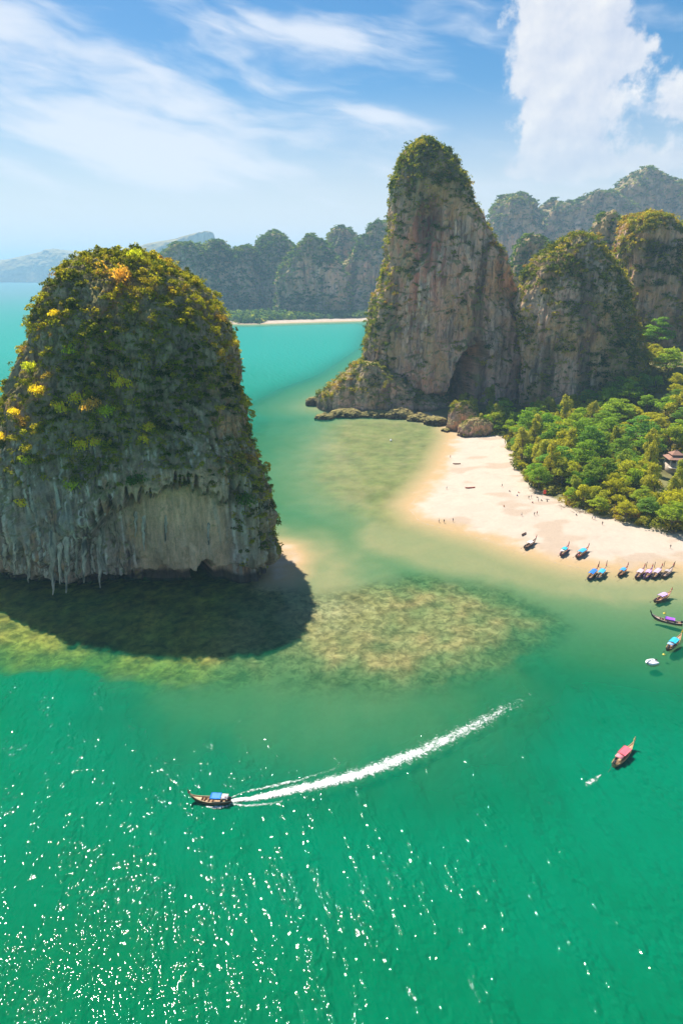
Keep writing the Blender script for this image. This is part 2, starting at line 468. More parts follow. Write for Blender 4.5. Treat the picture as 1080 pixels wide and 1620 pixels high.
turb = noise(nt, vec(nt, X * 0.01, Y * 0.014, 1.0), 1.0, 4.0, 0.55)
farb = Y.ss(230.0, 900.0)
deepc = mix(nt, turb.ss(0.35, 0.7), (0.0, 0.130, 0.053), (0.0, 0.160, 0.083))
deepc = mix(nt, farb, deepc, (0.02, 0.27, 0.225))  # with distance, sky reflection and haze are put into the water colour
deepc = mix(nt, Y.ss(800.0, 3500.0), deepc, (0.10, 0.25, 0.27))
soft = node(nt, 'ShaderNodeBump', Strength=1.0, Distance=1.3, Height=hh)
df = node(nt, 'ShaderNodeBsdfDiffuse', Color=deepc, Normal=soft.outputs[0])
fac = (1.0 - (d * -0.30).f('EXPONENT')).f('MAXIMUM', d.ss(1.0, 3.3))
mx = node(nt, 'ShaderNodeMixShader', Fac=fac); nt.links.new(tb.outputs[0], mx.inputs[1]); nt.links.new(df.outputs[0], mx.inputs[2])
gl = node(nt, 'ShaderNodeBsdfGlossy', Color=(1, 1, 1, 1), Roughness=0.058, Normal=bmp.outputs[0]); gl.distribution = 'BECKMANN'
fr = node(nt, 'ShaderNodeFresnel', IOR=1.33, Normal=bmp.outputs[0])
mx2 = node(nt, 'ShaderNodeMixShader', Fac=E(nt, fr.outputs[0]) * 0.16); nt.links.new(mx.outputs[0], mx2.inputs[1]); nt.links.new(gl.outputs[0], mx2.inputs[2])
out(nt, mx2.outputs[0]); me.materials.append(m)
sea = tag(obj('sea', me), kind='structure')


# ------------------------------------------------------------------ leaf clumps and instancing
def leaves(n, lobes, size, seed, flat=0.0, squash=1.0):
    """quads spread through the shells of ellipsoid lobes [(x,y,z,rx,ry,rz)]"""
    r = np.random.RandomState(seed)
    L = np.array(lobes, float); w = L[:, 3] * L[:, 4]; w = w / w.sum()
    k = r.choice(len(L), n, p=w)
    d = r.normal(size=(n, 3)); d /= np.linalg.norm(d, axis=1)[:, None]
    low = d[:, 2] < -0.35; d[low, 2] *= -0.6
    d /= np.linalg.norm(d, axis=1)[:, None]
    rad = (0.55 + 0.5 * r.rand(n)) ** 0.7 + 0.12 * r.normal(size=n)
    c = L[k, :3] + d * L[k, 3:6] * rad[:, None]
    nrm = d * 0.7 + r.normal(size=(n, 3)) * 0.55 + np.array([0, 0, 0.28 + flat]); nrm /= np.linalg.norm(nrm, axis=1)[:, None]
    t = np.cross(nrm, r.normal(size=(n, 3))); t /= np.linalg.norm(t, axis=1)[:, None]
    b = np.cross(nrm, t)
    s = size * (0.6 + 0.8 * r.rand(n))[:, None]
    asp = (0.55 + 0.3 * r.rand(n))[:, None]
    t, b = t * s, b * s * asp
    V = np.stack([c - t, c - b, c + t, c + b], 1).reshape(-1, 3)
    F = np.arange(4 * n).reshape(n, 4)
    return V, F


def clump_lobes(r, k, R_, zs=0.8):
    return [(*(r.normal(size=2) * R_ * 0.45), R_ * zs * (0.15 + 0.55 * r.rand()), *(R_ * (0.4 + 0.25 * r.rand(2))), R_ * zs * (0.35 + 0.2 * r.rand())) for _ in range(k)]


PROTO = {}


def proto_set(key, material, nvar, nleaf, leaf, seed, kmin=3, kmax=6, zs=0.85):
    c = bpy.data.collections.new('proto_' + key)
    for i in range(nvar):
        r = np.random.RandomState(seed + i)
        V, F = leaves(nleaf, clump_lobes(r, r.randint(kmin, kmax + 1), 1.0, zs), leaf, seed * 7 + i)
        o = bpy.data.objects.new('shrub_' + key + '_%d' % i, mesh_from('shrub_' + key, V, F, [material], smooth=False))
        c.objects.link(o)
    PROTO[key] = c
    return c


proto_set('rock', LEAF_ROCK, 8, 170, 0.13, 100, 2, 5, 1.15)
proto_set('tower', LEAF_TOWER, 6, 100, 0.16, 200, 3, 6, 1.05)
proto_set('far', LEAF_FAR, 5, 60, 0.22, 300)


def instancer(coll):
    key = 'scatter_' + coll.name
    if key in bpy.data.node_groups: return bpy.data.node_groups[key]
    ng = bpy.data.node_groups.new(key, 'GeometryNodeTree')
    ng.interface.new_socket('Geometry', in_out='INPUT', socket_type='NodeSocketGeometry')
    ng.interface.new_socket('Geometry', in_out='OUTPUT', socket_type='NodeSocketGeometry')
    N = ng.nodes.new; L = ng.links.new
    gi, go = N('NodeGroupInput'), N('NodeGroupOutput')
    ci = N('GeometryNodeCollectionInfo'); ci.inputs['Collection'].default_value = coll
    ci.inputs['Separate Children'].default_value = True; ci.inputs['Reset Children'].default_value = True
    ip = N('GeometryNodeInstanceOnPoints'); ip.inputs['Pick Instance'].default_value = True
    def na(nm, typ):
        q = N('GeometryNodeInputNamedAttribute'); q.data_type = typ; q.inputs[0].default_value = nm; return q.outputs[0]
    L(gi.outputs[0], ip.inputs['Points']); L(ci.outputs[0], ip.inputs['Instance'])
    L(na('pick', 'INT'), ip.inputs['Instance Index'])
    L(na('turn', 'FLOAT_VECTOR'), ip.inputs['Rotation']); L(na('size', 'FLOAT_VECTOR'), ip.inputs['Scale'])
    L(ip.outputs[0], go.inputs[0]); return ng


def scatter(name, pts, sizes, key, seed, parent=None, lean=None, zscale=1.0):
    r = np.random.RandomState(seed); n = len(pts)
    me = bpy.data.meshes.new(name); me.vertices.add(n); me.vertices.foreach_set('co', np.asarray(pts, np.float32).ravel())
    a = me.attributes.new('pick', 'INT', 'POINT'); a.data.foreach_set('value', r.randint(0, len(PROTO[key].objects), n).astype(np.int32))
    rot = np.zeros((n, 3), np.float32); rot[:, 2] = r.rand(n) * 6.283; rot[:, :2] = r.normal(size=(n, 2)) * 0.25
    a = me.attributes.new('turn', 'FLOAT_VECTOR', 'POINT'); a.data.foreach_set('vector', rot.ravel())
    s = np.asarray(sizes)[:, None] * (0.85 + 0.3 * r.rand(n, 3)); s[:, 2] *= zscale
    a = me.attributes.new('size', 'FLOAT_VECTOR', 'POINT'); a.data.foreach_set('vector', s.astype(np.float32).ravel())
    o = obj(name, me, parent); o['kind'] = 'stuff'
    md = o.modifiers.new('scatter', 'NODES'); md.node_group = instancer(PROTO[key])
    return o


# ------------------------------------------------------------------ limestone masses
def karst(name, rows, seed, amp=1.0, nu=420, nv=300, sq=3.0, feat=1.0, carve=(), paint=None, veg=None, shrubs=None, label=None, cat='cliff', group=None, kind=None, damp=None, bulk=4.2):
    """a rock stack from level rings: rows = [(z, x_left, x_right, y_front, y_back)] from foot to top"""
    rows = sorted(rows); A = np.array(rows, float)
    # ring positions along the profile
    seg = np.hypot(np.diff(A[:, 0]), np.diff((A[:, 2] - A[:, 1]) / 2)); s = np.concatenate([[0], np.cumsum(seg)])
    t = np.linspace(0, s[-1], nv)
    ring = np.stack([np.interp(t, s, A[:, i]) for i in range(5)], 1)
    ker = np.array([1, 2, 3, 2, 1]) / 9.0; k2 = max(1, nv // 90)
    for _ in range(k2 * 2):
        pad = np.pad(ring, ((2, 2), (0, 0)), 'edge'); ring = sum(ker[i] * pad[i:i + nv] for i in range(5))
    # more columns on the side that faces the bay
    w = np.linspace(0, 1, nu, endpoint=False)
    u = 2 * np.pi * w; u = u - 0.42 * np.sin(u - 0.0) * 0 
    ph = 2 * np.pi * w - np.pi; ph = ph - 0.55 * np.sin(ph); u = -np.pi / 2 + ph     # ph=0 -> faces -Y
    cu, su = np.cos(u), np.sin(u)
    rr = (np.abs(cu) ** sq + np.abs(su) ** sq) ** (-1 / sq)
    cxs, hw = (ring[:, 1] + ring[:, 2]) / 2, (ring[:, 2] - ring[:, 1]) / 2
    cys, hd = (ring[:, 3] + ring[:, 4]) / 2, (ring[:, 4] - ring[:, 3]) / 2
    X = cxs[:, None] + hw[:, None] * (cu * rr)[None]
    Y = cys[:, None] + hd[:, None] * (su * rr)[None]
    Z = np.repeat(ring[:, 0][:, None], nu, 1)
    ox, oy = np.broadcast_to(cu * rr, X.shape), np.broadcast_to(su * rr, X.shape)
    ol = np.hypot(ox, oy); ox, oy = ox / ol, oy / ol
    fs = feat; so_ = seed * 3.7
    top = ss(0.75, 1.0, np.linspace(0, 1, nv))[:, None]
    dm = 1.0 if damp is None else damp(X, Y, Z, ox, oy)
    d = (fbm(X / (26 * fs) + so_, Y / (26 * fs), Z / (34 * fs), 3) * bulk
         + dm * (0.5 - np.abs(fbm(X / (11 * fs) + so_, Y / (11 * fs), Z / (60 * fs), 3))) * 2.6 - 0.6
         + dm * fbm(X / (6 * fs), Y / (6 * fs) + so_, Z / (9 * fs), 4, 0.6) * 1.5
         + dm * (np.abs(pn(X / (2.3 * fs), Y / (2.3 * fs), Z / (16 * fs) + so_)) - 0.3) * 1.5 * (1 - 0.7 * top)
         + fbm(X / (1.6 * fs), Y / (1.6 * fs), Z / (2.2 * fs) + so_, 2) * 0.35) * amp
    crk = np.exp(-np.abs(pn(X / (5 * fs) + so_, Y / (5 * fs), Z / (26 * fs))) / 0.055) * 1.0 + np.exp(-np.abs(pn(X / (10 * fs), Y / (10 * fs) + so_, Z / (6 * fs))) / 0.05) * 0.8
    d = d - crk * amp * dm * (1 - 0.6 * top)
    fade = np.clip(hw / (6 * amp), 0.15, 1)[:, None]
    d = d * fade
    X = X + ox * d; Y = Y + oy * d; Z = Z + fbm(X / (9 * fs), Y / (9 * fs), so_, 4, 0.6) * 2.2 * amp * top
    for f_ in carve: X, Y, Z = f_(X, Y, Z, ox, oy)
    V = np.stack([X, Y, Z], -1).reshape(-1, 3)
    i = np.arange(nv * nu).reshape(nv, nu); j = np.roll(i, -1, 1)
    F = np.stack([i[:-1], j[:-1], j[1:], i[1:]], -1).reshape(-1, 4)
    V = np.concatenate([V, [V[i[-1]].mean(0) + [0, 0, 0.4]]])
    tip = len(V) - 1
    F = np.concatenate([F, np.stack([i[-1][0::2], i[-1][1::2], np.roll(i[-1][0::2], -1), np.full(nu // 2, tip)], -1)])
    # normals
    a, b, c_ = V[F[:, 0]], V[F[:, 1]], V[F[:, 2]]; q = V[F[:, 3]]
    fn = np.cross(c_ - a, q - b); ar = np.linalg.norm(fn, axis=1); fnn = fn / (ar[:, None] + 1e-9)
    vn = np.zeros_like(V)
    for k_ in range(4): np.add.at(vn, F[:, k_], fn)
    vn /= np.linalg.norm(vn, axis=1)[:, None] + 1e-9
    x, y, z = V.T
    # limestone colours: weathered grey, pale drip stone, black streaks, rust and ochre, moss on ledges
    g1 = fbm(x / (12 * fs) + so_, y / (12 * fs), z / (22 * fs), 4, 0.6)[:, None]
    st = fbm(x / (1.7 * fs), y / (1.7 * fs), z / (30 * fs) + so_, 3, 0.6)[:, None]
    st2 = fbm(x / (3.6 * fs) + 40, y / (3.6 * fs), z / (45 * fs) + so_, 3, 0.6)[:, None]
    och = ss(0.12, 0.55, fbm(x / (17 * fs) - so_, y / (17 * fs), z / (20 * fs) + 30, 4, 0.6))[:, None]
    base = np.array([0.40, 0.335, 0.28]) * (1 + 0.35 * g1)
    base = base + (np.array([0.60, 0.51, 0.42]) - base) * ss(0.1, 0.55, st2) * 0.8
    base = base + (np.array([0.50, 0.29, 0.15]) - base) * och * 0.75
    base = base + (np.array([0.10, 0.085, 0.075]) - base) * ss(0.0, 0.42, st) * 0.8
    if paint is not None: base = paint(x, y, z, vn, base, st, st2, g1)
    vg = ss(0.25, 0.7, vn[:, 2] + 0.25 * g1[:, 0])[:, None]
    if veg is not None: vg = np.maximum(vg, 0.5 * np.clip(veg(x, y, z, vn), 0, 1)[:, None])
    mossc = np.array([0.20, 0.17, 0.055]) * (1 + 0.5 * fbm(x / (3 * fs), y / (3 * fs), z / (3 * fs), 3)[:, None])
    base = base + (mossc - base) * vg * 0.85
    me = mesh_from(name + '_face', V, F, [ROCK]); set_attr(me, 'Col', np.clip(base, 0.012, 0.8))
    if shrubs:
        root = empty(name); tag(root, label, cat, group, kind)
        face = obj('rock_face', me, root)
        n, key, smin, smax, weight, zs = shrubs
        r = np.random.RandomState(seed)
        fc = V[F].mean(1)
        wgt = ar * weight(fc[:, 0], fc[:, 1], fc[:, 2], fnn)
        wgt = np.where((fc[:, 2] > 1.5), wgt, 0)
        pick = r.choice(len(F), n, p=wgt / wgt.sum())
        bc = r.rand(n, 1)
        pts = V[F[pick, 0]] * bc + V[F[pick, 2]] * (1 - bc)
        sz = smin + (smax - smin) * r.rand(n) ** 2.6
        scatter('shrub_cover', pts - fnn[pick] * (sz * 0.25)[:, None] * 0.6, sz, key, seed, root, zscale=zs)
        return root, V, F
    o = obj(name, me); tag(o, label, cat, group, kind)
    return o, V, F


def rows_at(Y, lst, yf, yb, z0=-3.0):
    """silhouette [(py, pxl, pxr)] read on the plane Y -> rings; yf/yb: functions of the height share 0..1"""
    r = []
    zt = max(at(0, p[0], Y)[1] for p in lst)
    for py, l, q in lst:
        xl, z = at(l, py, Y); xr, _ = at(q, py, Y)
        if z < z0 + 1: continue
        r.append((z, xl, xr, yf(z / zt), yb(z / zt)))
    b = min(r)
    r.append((z0, b[1] - 1, b[2] + 1, yf(0.0), yb(0.0)))
    return r


# --- the rock island in the near left
NR = []
for py, l, q, Yr, yf, yb in [(925, -110, 434, 188, 184, 280), (880, -95, 434, 192, 183, 280), (840, -78, 430, 196, 183, 279), (790, -58, 425, 200, 183, 277), (740, -38, 418, 203, 185, 275),
                             (690, -20, 406, 206, 188, 273), (640, -3, 397, 210, 191, 270), (590, 18, 383, 214, 195, 268), (550, 33, 371, 217, 198, 265), (510, 51, 351, 221, 202, 262),
                             (475, 70, 329, 224, 206, 258), (448, 90, 301, 227, 210, 254), (428, 106, 274, 229, 214, 250), (413, 126, 244, 231, 219, 246), (404, 146, 222, 232, 224, 242)]:
    xl, z = at(l, py, Yr); xr, _ = at(q, py, Yr)
    NR.append((z, xl, xr, yf, yb))
b = min(NR); NR.append((-4, b[1], b[2], b[3], b[4])); 
ztop = max(NR)[0]; xt = at(188, 399, 232); NR.append((xt[1], xt[0] - 4, xt[0] + 4, 228, 238))


def near_carve(X, Y, Z, ox, oy):
    # the right flank runs back at a slant from the front corner
    X = X + 10.5 * ss(0.0, 0.7, ox) * (1 - ss(22, 95, Z))
    X = X - 0.62 * np.clip(Y - 191, 0, 80) * ss(-0.1, 0.6, ox) * (1 - ss(22, 95, Z))
    front = ss(-0.2, 0.35, -oy)
    # drip line of the overhang: below it the wall steps back, with ragged fringes
    fr = np.abs(pn(X / 1.5, Y / 6, 3.3)) * 13 + fbm(X / 8, 0 * Y, 7.7, 3) * 7
    drip = 36 + fr - 20 * ss(-62, -92, X) - 4 * ss(-20, -26, X)
    rightcol = ss(-34, -29, X)                       # the right-hand pillar stays proud
    inset = 6.5 * (1 - ss(-1.6, 1.6, Z - drip)) * front * (1 - rightcol)
    leftc = ss(-83, -90, X)
    inset = inset * (1 - 0.35 * leftc)
    # wave-cut notch at the waterline
    lip = 6.5 + 2.4 * fbm(X / 6, Y / 6, 1.0, 3) - 2.0 * ss(-60, -80, X)
    notch = 7.5 * (1 - ss(-1.2, 1.0, Z - lip)) * (0.35 + 0.65 * front)
    t = inset + notch
    # sea cave
    cx, cz = at(342, 925, 188)
    e = ((X - cx) / 4.6) ** 2 + ((Z - 1.0) / 9.5) ** 2 + 0.35 * fbm(X / 3, Y / 9, Z / 3, 2)
    t = t + 18 * (1 - ss(0.6, 1.0, e)) * ss(0.3, 0.8, -oy)
    return X - ox * t, Y - oy * t, Z


def near_veg_w(x, y, z, n):
    m = fbm(x / 16, y / 16, z / 16 + 2, 3)
    hi = ss(50, 92, z + 34 * m) * (0.22 + 0.78 * ss(-0.2, 0.15, fbm(x / 9, y / 9, z / 12 + 8, 3)))
    mid = ss(36, 52, z + 7 * m) * ss(-0.05, 0.28, m + 0.1) * 0.75
    led = ss(0.0, 0.5, n[:, 2]) * ss(30, 46, z)
    col = ss(-38, -30, x + 3 * m) * ss(4, 10, z) * 0.8
    return np.clip(hi * 1.0 + mid + led * 0.8 + col, 0, 1.6)


def near_paint(x, y, z, vn, base, st, st2, g1):
    # the tan wall under the drip line
    mk = ss(-71, -66, x + 3 * g1[:, 0]) * (1 - ss(-40, -35, x + 2 * g1[:, 0])) * (1 - ss(36, 46, z + 8 * g1[:, 0]))
    base = base * np.array([0.86, 0.68, 0.60]) * (1 - 0.55 * ss(0.0, 0.4, st2 - 0.15))
    base = base + (np.array([0.62, 0.52, 0.43]) - base) * (0.75 * ss(0.22, 0.5, fbm(x / 1.3, y / 1.3, z / 40 + 3, 2)) * (1 - ss(44, 60, z)))[:, None]
    mk = (mk * ss(-0.1, 0.2, -vn[:, 1]))[:, None]
    tan = np.array([0.64, 0.385, 0.225]) * (1 + 0.3 * g1 + 0.15 * st)
    base = base + (tan * (1 - 0.18 * ss(0.1, 0.45, st)) - base) * mk * 0.85
    pal = ((1 - ss(20, 46, z)) * (ss(-74, -80, x) + ss(-46, -40, x)))[:, None]
    base = base + (np.array([0.40, 0.36, 0.30]) - base) * pal * ss(0.0, 0.5, st2) * 0.6
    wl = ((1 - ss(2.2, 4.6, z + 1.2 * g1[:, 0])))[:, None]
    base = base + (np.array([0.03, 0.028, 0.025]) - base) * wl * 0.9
    return base


def near_damp(X, Y, Z, ox, oy):
    g = fbm(X / 14, Y / 14, Z / 14, 3)
    return 1 - 0.8 * ss(-70, -64, X + 4 * g) * (1 - ss(-40, -35, X + 2 * g)) * (1 - ss(32, 42, Z + 7 * g)) * ss(0.1, 0.5, -oy)


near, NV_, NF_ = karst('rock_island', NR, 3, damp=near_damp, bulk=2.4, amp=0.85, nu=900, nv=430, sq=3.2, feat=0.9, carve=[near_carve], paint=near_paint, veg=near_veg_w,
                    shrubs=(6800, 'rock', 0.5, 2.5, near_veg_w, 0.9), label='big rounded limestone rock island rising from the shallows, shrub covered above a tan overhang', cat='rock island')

# --- the tall tower and its neighbours
def tower_paint(x, y, z, vn, base, st, st2, g1):
    rx, rz = at(668, 385, 485)
    rd = np.exp(-((x - rx) / 17) ** 2 - ((z - rz) / 44) ** 2) * 1.2
    rd = np.clip(rd * ss(-0.6, 0.3, st[:, 0] + g1[:, 0]), 0, 1)[:, None]
    base = base + (np.array([0.50, 0.17, 0.13]) - base) * rd * 0.85
    warm = np.array([0.50, 0.33, 0.26])
    base = base + (warm - base) * 0.55 * ss(-0.4, 0.3, g1)
    base = base * np.array([1.16, 0.94, 0.83]) * (1 - 0.62 * ss(-0.02, 0.42, fbm(x / 14, y / 40, z / 120 + 9, 3))[:, None])
    oc = ss(0.05, 0.45, fbm(x / 20 + 3, y / 20, z / 34 + 2, 4, 0.6))[:, None]
    base = base + (np.array([0.50, 0.29, 0.15]) - base) * oc * 0.75
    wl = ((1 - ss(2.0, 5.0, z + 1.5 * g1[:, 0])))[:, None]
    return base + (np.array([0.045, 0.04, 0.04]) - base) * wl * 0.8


def tower_carve(X, Y, Z, ox, oy):
    fr = ss(0.1, 0.6, -oy)
    t = 0
    for px, py, rx, rz, dp in ((738, 606, 11, 30, 48), (668, 375, 9, 22, 6), (690, 640, 12, 9, 8), (770, 610, 8, 22, 6)):
        cx, cz = at(px, py, 480)
        e = ((X - cx - 0.25 * (Z - cz)) / rx) ** 2 + ((Z - cz) / rz) ** 2 + 0.45 * fbm(X / 9, Y / 20, Z / 9, 3)
        t = t + dp * (1 - ss(0.45, 1.2, e)) * fr
    return X - ox * t, Y - oy * t, Z


def tower_veg(x, y, z, n):
    m = fbm(x / 24, y / 24, z / 24 + 5, 3)
    topv = ss(142, 168, z + 14 * m)
    led = ss(0.25, 0.6, n[:, 2]) * 0.6
    pat = ss(0.2, 0.42, m) * 0.12
    left = ss(20, -8, x - 0.05 * z) * 0 + (1 - ss(30, 50, x + 0.0 * z - 0.02 * z + 10 * m)) * ss(-0.3, 0.4, m + 0.3) * (1 - ss(150, 170, z)) * 0.4
    return np.clip(topv * 1.2 + led * 0.7 + pat + left, 0.0, 1.6)


tw = rows_at(520, [(231, 662, 684), (238, 648, 697), (258, 633, 714), (290, 620, 733), (330, 613, 751), (370, 610, 778), (410, 606, 796), (450, 601, 812), (490, 593, 822),
                   (530, 583, 829), (570, 578, 834), (600, 574, 838), (620, 572, 841)], lambda t: 482 + 22 * t ** 2.2, lambda t: 590 - 45 * t)
tw.append((at(672, 224, 520)[1], at(668, 224, 520)[0], at(678, 224, 520)[0], 512, 530))
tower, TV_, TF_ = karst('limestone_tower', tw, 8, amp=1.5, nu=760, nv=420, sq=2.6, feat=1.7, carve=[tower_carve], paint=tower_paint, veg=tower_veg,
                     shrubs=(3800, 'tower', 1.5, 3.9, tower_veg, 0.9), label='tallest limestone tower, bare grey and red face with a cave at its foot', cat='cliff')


def ledge_veg(lo, hi, a=0.35):
    def w(x, y, z, n):
        m = fbm(x / 22, y / 22, z / 22 + 5, 3)
        return np.clip(ss(lo, hi, z + 18 * m) + ss(0.1, 0.5, n[:, 2]) * 0.9 + ss(0.1, 0.4, m) * a, 0, 1.6)
    return w


sc = rows_at(470, [(378, 905, 948), (388, 888, 960), (405, 864, 974), (430, 845, 988), (470, 834, 1000), (520, 831, 1010), (580, 834, 1018), (610, 836, 1022)],
             lambda t: 442 + 22 * t ** 2, lambda t: 540 - 40 * t)
sc.append((at(925, 371, 470)[1], at(915, 371, 470)[0], at(932, 371, 470)[0], 475, 488))
v_ = ledge_veg(112, 138, 0.65)
def side_veg(x, y, z, n): 
    b_ = v_(x, y, z, n); cx = at(965, 560, 450)[0]
    return np.clip(b_ + 1.1 * ss(-18, 6, x - cx + 8 * fbm(x / 15, y / 15, z / 15, 2)) * (1 - ss(85, 120, z)), 0, 1.6)
karst('side_cliff', sc, 14, amp=1.3, nu=520, nv=320, sq=2.8, feat=1.5, paint=tower_paint, veg=side_veg, shrubs=(4200, 'tower', 1.6, 4.0, side_veg, 0.9),
      label='squat grey cliff beside the tallest tower, shrubs on its crest and shaded flank', cat='cliff')

rc = rows_at(535, [(345, 1018, 1055), (356, 1008, 1070), (375, 1000, 1088), (400, 994, 1110), (440, 988, 1140), (500, 988, 1180), (580, 995, 1220)],
             lambda t: 500 + 24 * t ** 2, lambda t: 620 - 40 * t)
rc.append((at(1035, 337, 535)[1], at(1028, 337, 535)[0], at(1042, 337, 535)[0], 548, 562))
v2 = ledge_veg(130, 160, 0.9)
karst('leafy_pinnacle', rc, 21, amp=1.3, nu=420, nv=280, sq=2.4, feat=1.5, paint=tower_paint, veg=v2, shrubs=(4500, 'tower', 1.8, 4.6, v2, 0.9),
      label='leafy pinnacle cut by the right frame edge, green shrubs down most of its face', cat='cliff')

sp_rows = rows_at(478, [(578, 572, 600), (590, 556, 622), (605, 535, 650), (620, 520, 675), (632, 508, 700), (642, 502, 715)], lambda t: 466 + 12 * t, lambda t: 525 - 10 * t)
v3 = lambda x, y, z, n: np.clip(ss(3, 9, z + 5 * fbm(x / 9, y / 9, z / 9, 3)) * ss(-0.2, 0.35, n[:, 2] + 0.4 * fbm(x / 12, y / 12, 4.4, 2)), 0, 1.5)
karst('rocky_spur', sp_rows, 27, amp=0.9, nu=320, nv=110, sq=2.2, feat=1.2, paint=tower_paint, veg=v3, shrubs=(700, 'tower', 1.3, 3.6, v3, 0.9),
      label='low rocky spur with yellow green shrubs running from the tallest tower into the bay', cat='rocks')

# --- boulders at the foot of the cliffs and along the water
def boulder(px, py, w, h, dpt, seed, name='boulder', lab=None, shrub=0):
    x, y = gp(px, py, 0.6); y += dpt * 0.45
    rows = [(-2.0, x - w * .5, x + w * .5, y - dpt * .45, y + dpt * .5), (h * .2, x - w * .52, x + w * .52, y - dpt * .48, y + dpt * .5), (h * .6, x - w * .46, x + w * .44, y - dpt * .4, y + dpt * .45),
            (h * .9, x - w * .28, x + w * .27, y - dpt * .25, y + dpt * .3), (h, x - w * .08, x + w * .08, y - dpt * .06, y + dpt * .1)]
    vv = lambda x, y, z, n: ss(h * .45, h * .85, z) * ss(-0.1, 0.5, n[:, 2])
    if shrub:
        return karst(name, rows, seed, amp=0.5, nu=120, nv=60, sq=2.3, feat=0.6, paint=tower_paint, veg=vv, shrubs=(shrub, 'tower', 0.9, 2.4, vv, 0.9), label=lab, cat='boulder', group='boulders below the tower')
    return karst(name, rows, seed, amp=0.62 * min(1, w / 8), nu=90, nv=40, sq=2.1, feat=0.55, paint=lambda *a: 0.4 * tower_paint(*a), label=lab, cat='boulder', group='boulders below the tower')  # rock colour darkened to stand in for the shaded ledge at the waterline


boulder(733, 682, 20, 19, 16, 31, lab='tall shrub topped boulder between the tower foot and the head of the beach', shrub=110)
boulder(756, 692, 24, 12, 15, 32, lab='broad grey boulder casting shade on the upper end of the sand', shrub=40)
for i, (px, py, w, h, dp, lab) in enumerate([
        (514, 662, 14, 3.6, 8, 'flat dark rock awash off the tip of the rocky spur'), (499, 641, 12, 7, 9, 'dark rock at the very tip of the rocky spur'),
        (548, 660, 26, 5.5, 14, 'low dark ledge rock in front of the rocky spur'), (594, 660, 27, 4.2, 15, 'long low rock at the waterline below the spur'),
        (634, 662, 22, 6.5, 14, 'rounded rock at the waterline below the tower face'), (664, 666, 19, 4.5, 12, 'small dark rock where the tower meets the lagoon'),
        (688, 672, 17, 5.5, 11, 'dark rock beside the cave mouth at the lagoon edge'), (707, 682, 7, 2.2, 5, 'little rock on the sand below the tall boulder')]):
    boulder(px, py, w, h, dp, 40 + i, lab=lab)

# --- ridges further off
far_paint = tower_paint
def ridge(name, Y, lst, seed, depth, label, n=520, key='far', smin=4.0, smax=8.5, feat=3.2, amp=3.4, grp=None, nu=240, nv=150, w=None, topx=None):
    rws = rows_at(Y, lst, lambda t: Y - depth * (1 - 0.55 * t ** 2), lambda t: Y + depth * (1 - 0.5 * t))
    top = min(lst); cx = (top[1] + top[2]) / 2 if topx is None else topx
    x0, z0 = at(cx, top[0] - 3, Y)
    hwid = (at(top[2], top[0], Y)[0] - at(top[1], top[0], Y)[0]) / 2
    rws.append((z0, x0 - hwid * .25, x0 + hwid * .25, Y - depth * .12, Y + depth * .12))
    zt = z0
    def vw(x, y, z, n):
        m = fbm(x / 60, y / 60, z / 60 + 5, 3)
        return np.clip(ss(0.62 * zt, 0.86 * zt, z + 30 * m) + ss(0.1, 0.5, n[:, 2]) * 0.9 + ss(-0.2, 0.2, m) * 0.8 + (1 - ss(20, 60, z + 14 * m)), 0, 1.6)
    return karst(name, rws, seed, amp=amp, nu=nu, nv=nv, sq=2.3, feat=feat, paint=far_paint, veg=w or vw, shrubs=(n, key, smin, smax, w or vw, 0.9), label=label, cat='cliff', group=grp)


G1 = 'blue hazed cliffs across the bay'
LR = [
    ([(388, 266, 318), (400, 252, 342), (430, 247, 358), (470, 243, 366), (495, 240, 370)], 'leftmost blue hazed cliff across the bay, rising behind the rock island', 1480, 70),
    ([(383, 325, 352), (394, 314, 362), (430, 306, 374), (470, 302, 380), (495, 300, 384)], 'narrow hazed dome second from the near end of the far ridge', 1510, 60),
    ([(394, 377, 396), (404, 369, 405), (440, 360, 412), (495, 352, 420)], 'small notched hazed knob in the dip of the far ridge', 1530, 60),
    ([(370, 420, 444), (386, 404, 460), (420, 390, 480), (460, 386, 488), (495, 380, 492)], 'rounded hazed dome above the small far cove', 1560, 65),
    ([(378, 480, 503), (394, 464, 522), (430, 444, 545), (470, 436, 552), (495, 430, 556)], 'hazed buttress with a pale bare wall above the far beach', 1420, 60),
    ([(364, 520, 552), (380, 508, 570), (420, 490, 600), (495, 480, 610)], 'broad hazed crest set back behind the pale walled buttress', 1620, 65),
    ([(356, 586, 618), (372, 572, 640), (420, 544, 655), (470, 540, 660), (495, 538, 662)], 'hazed cliff half hidden by the left flank of the tallest tower', 1470, 65),
]
for i, (l, lab, Yp, dp) in enumerate(LR):
    ridge('hazed_cliff', Yp * 1.13, l, 60 + i, dp * 1.1, lab, n=1500, grp=G1, smin=4.6, smax=9.5, feat=3.6, amp=3.9)
G2 = 'blue hazed peaks behind the tower'
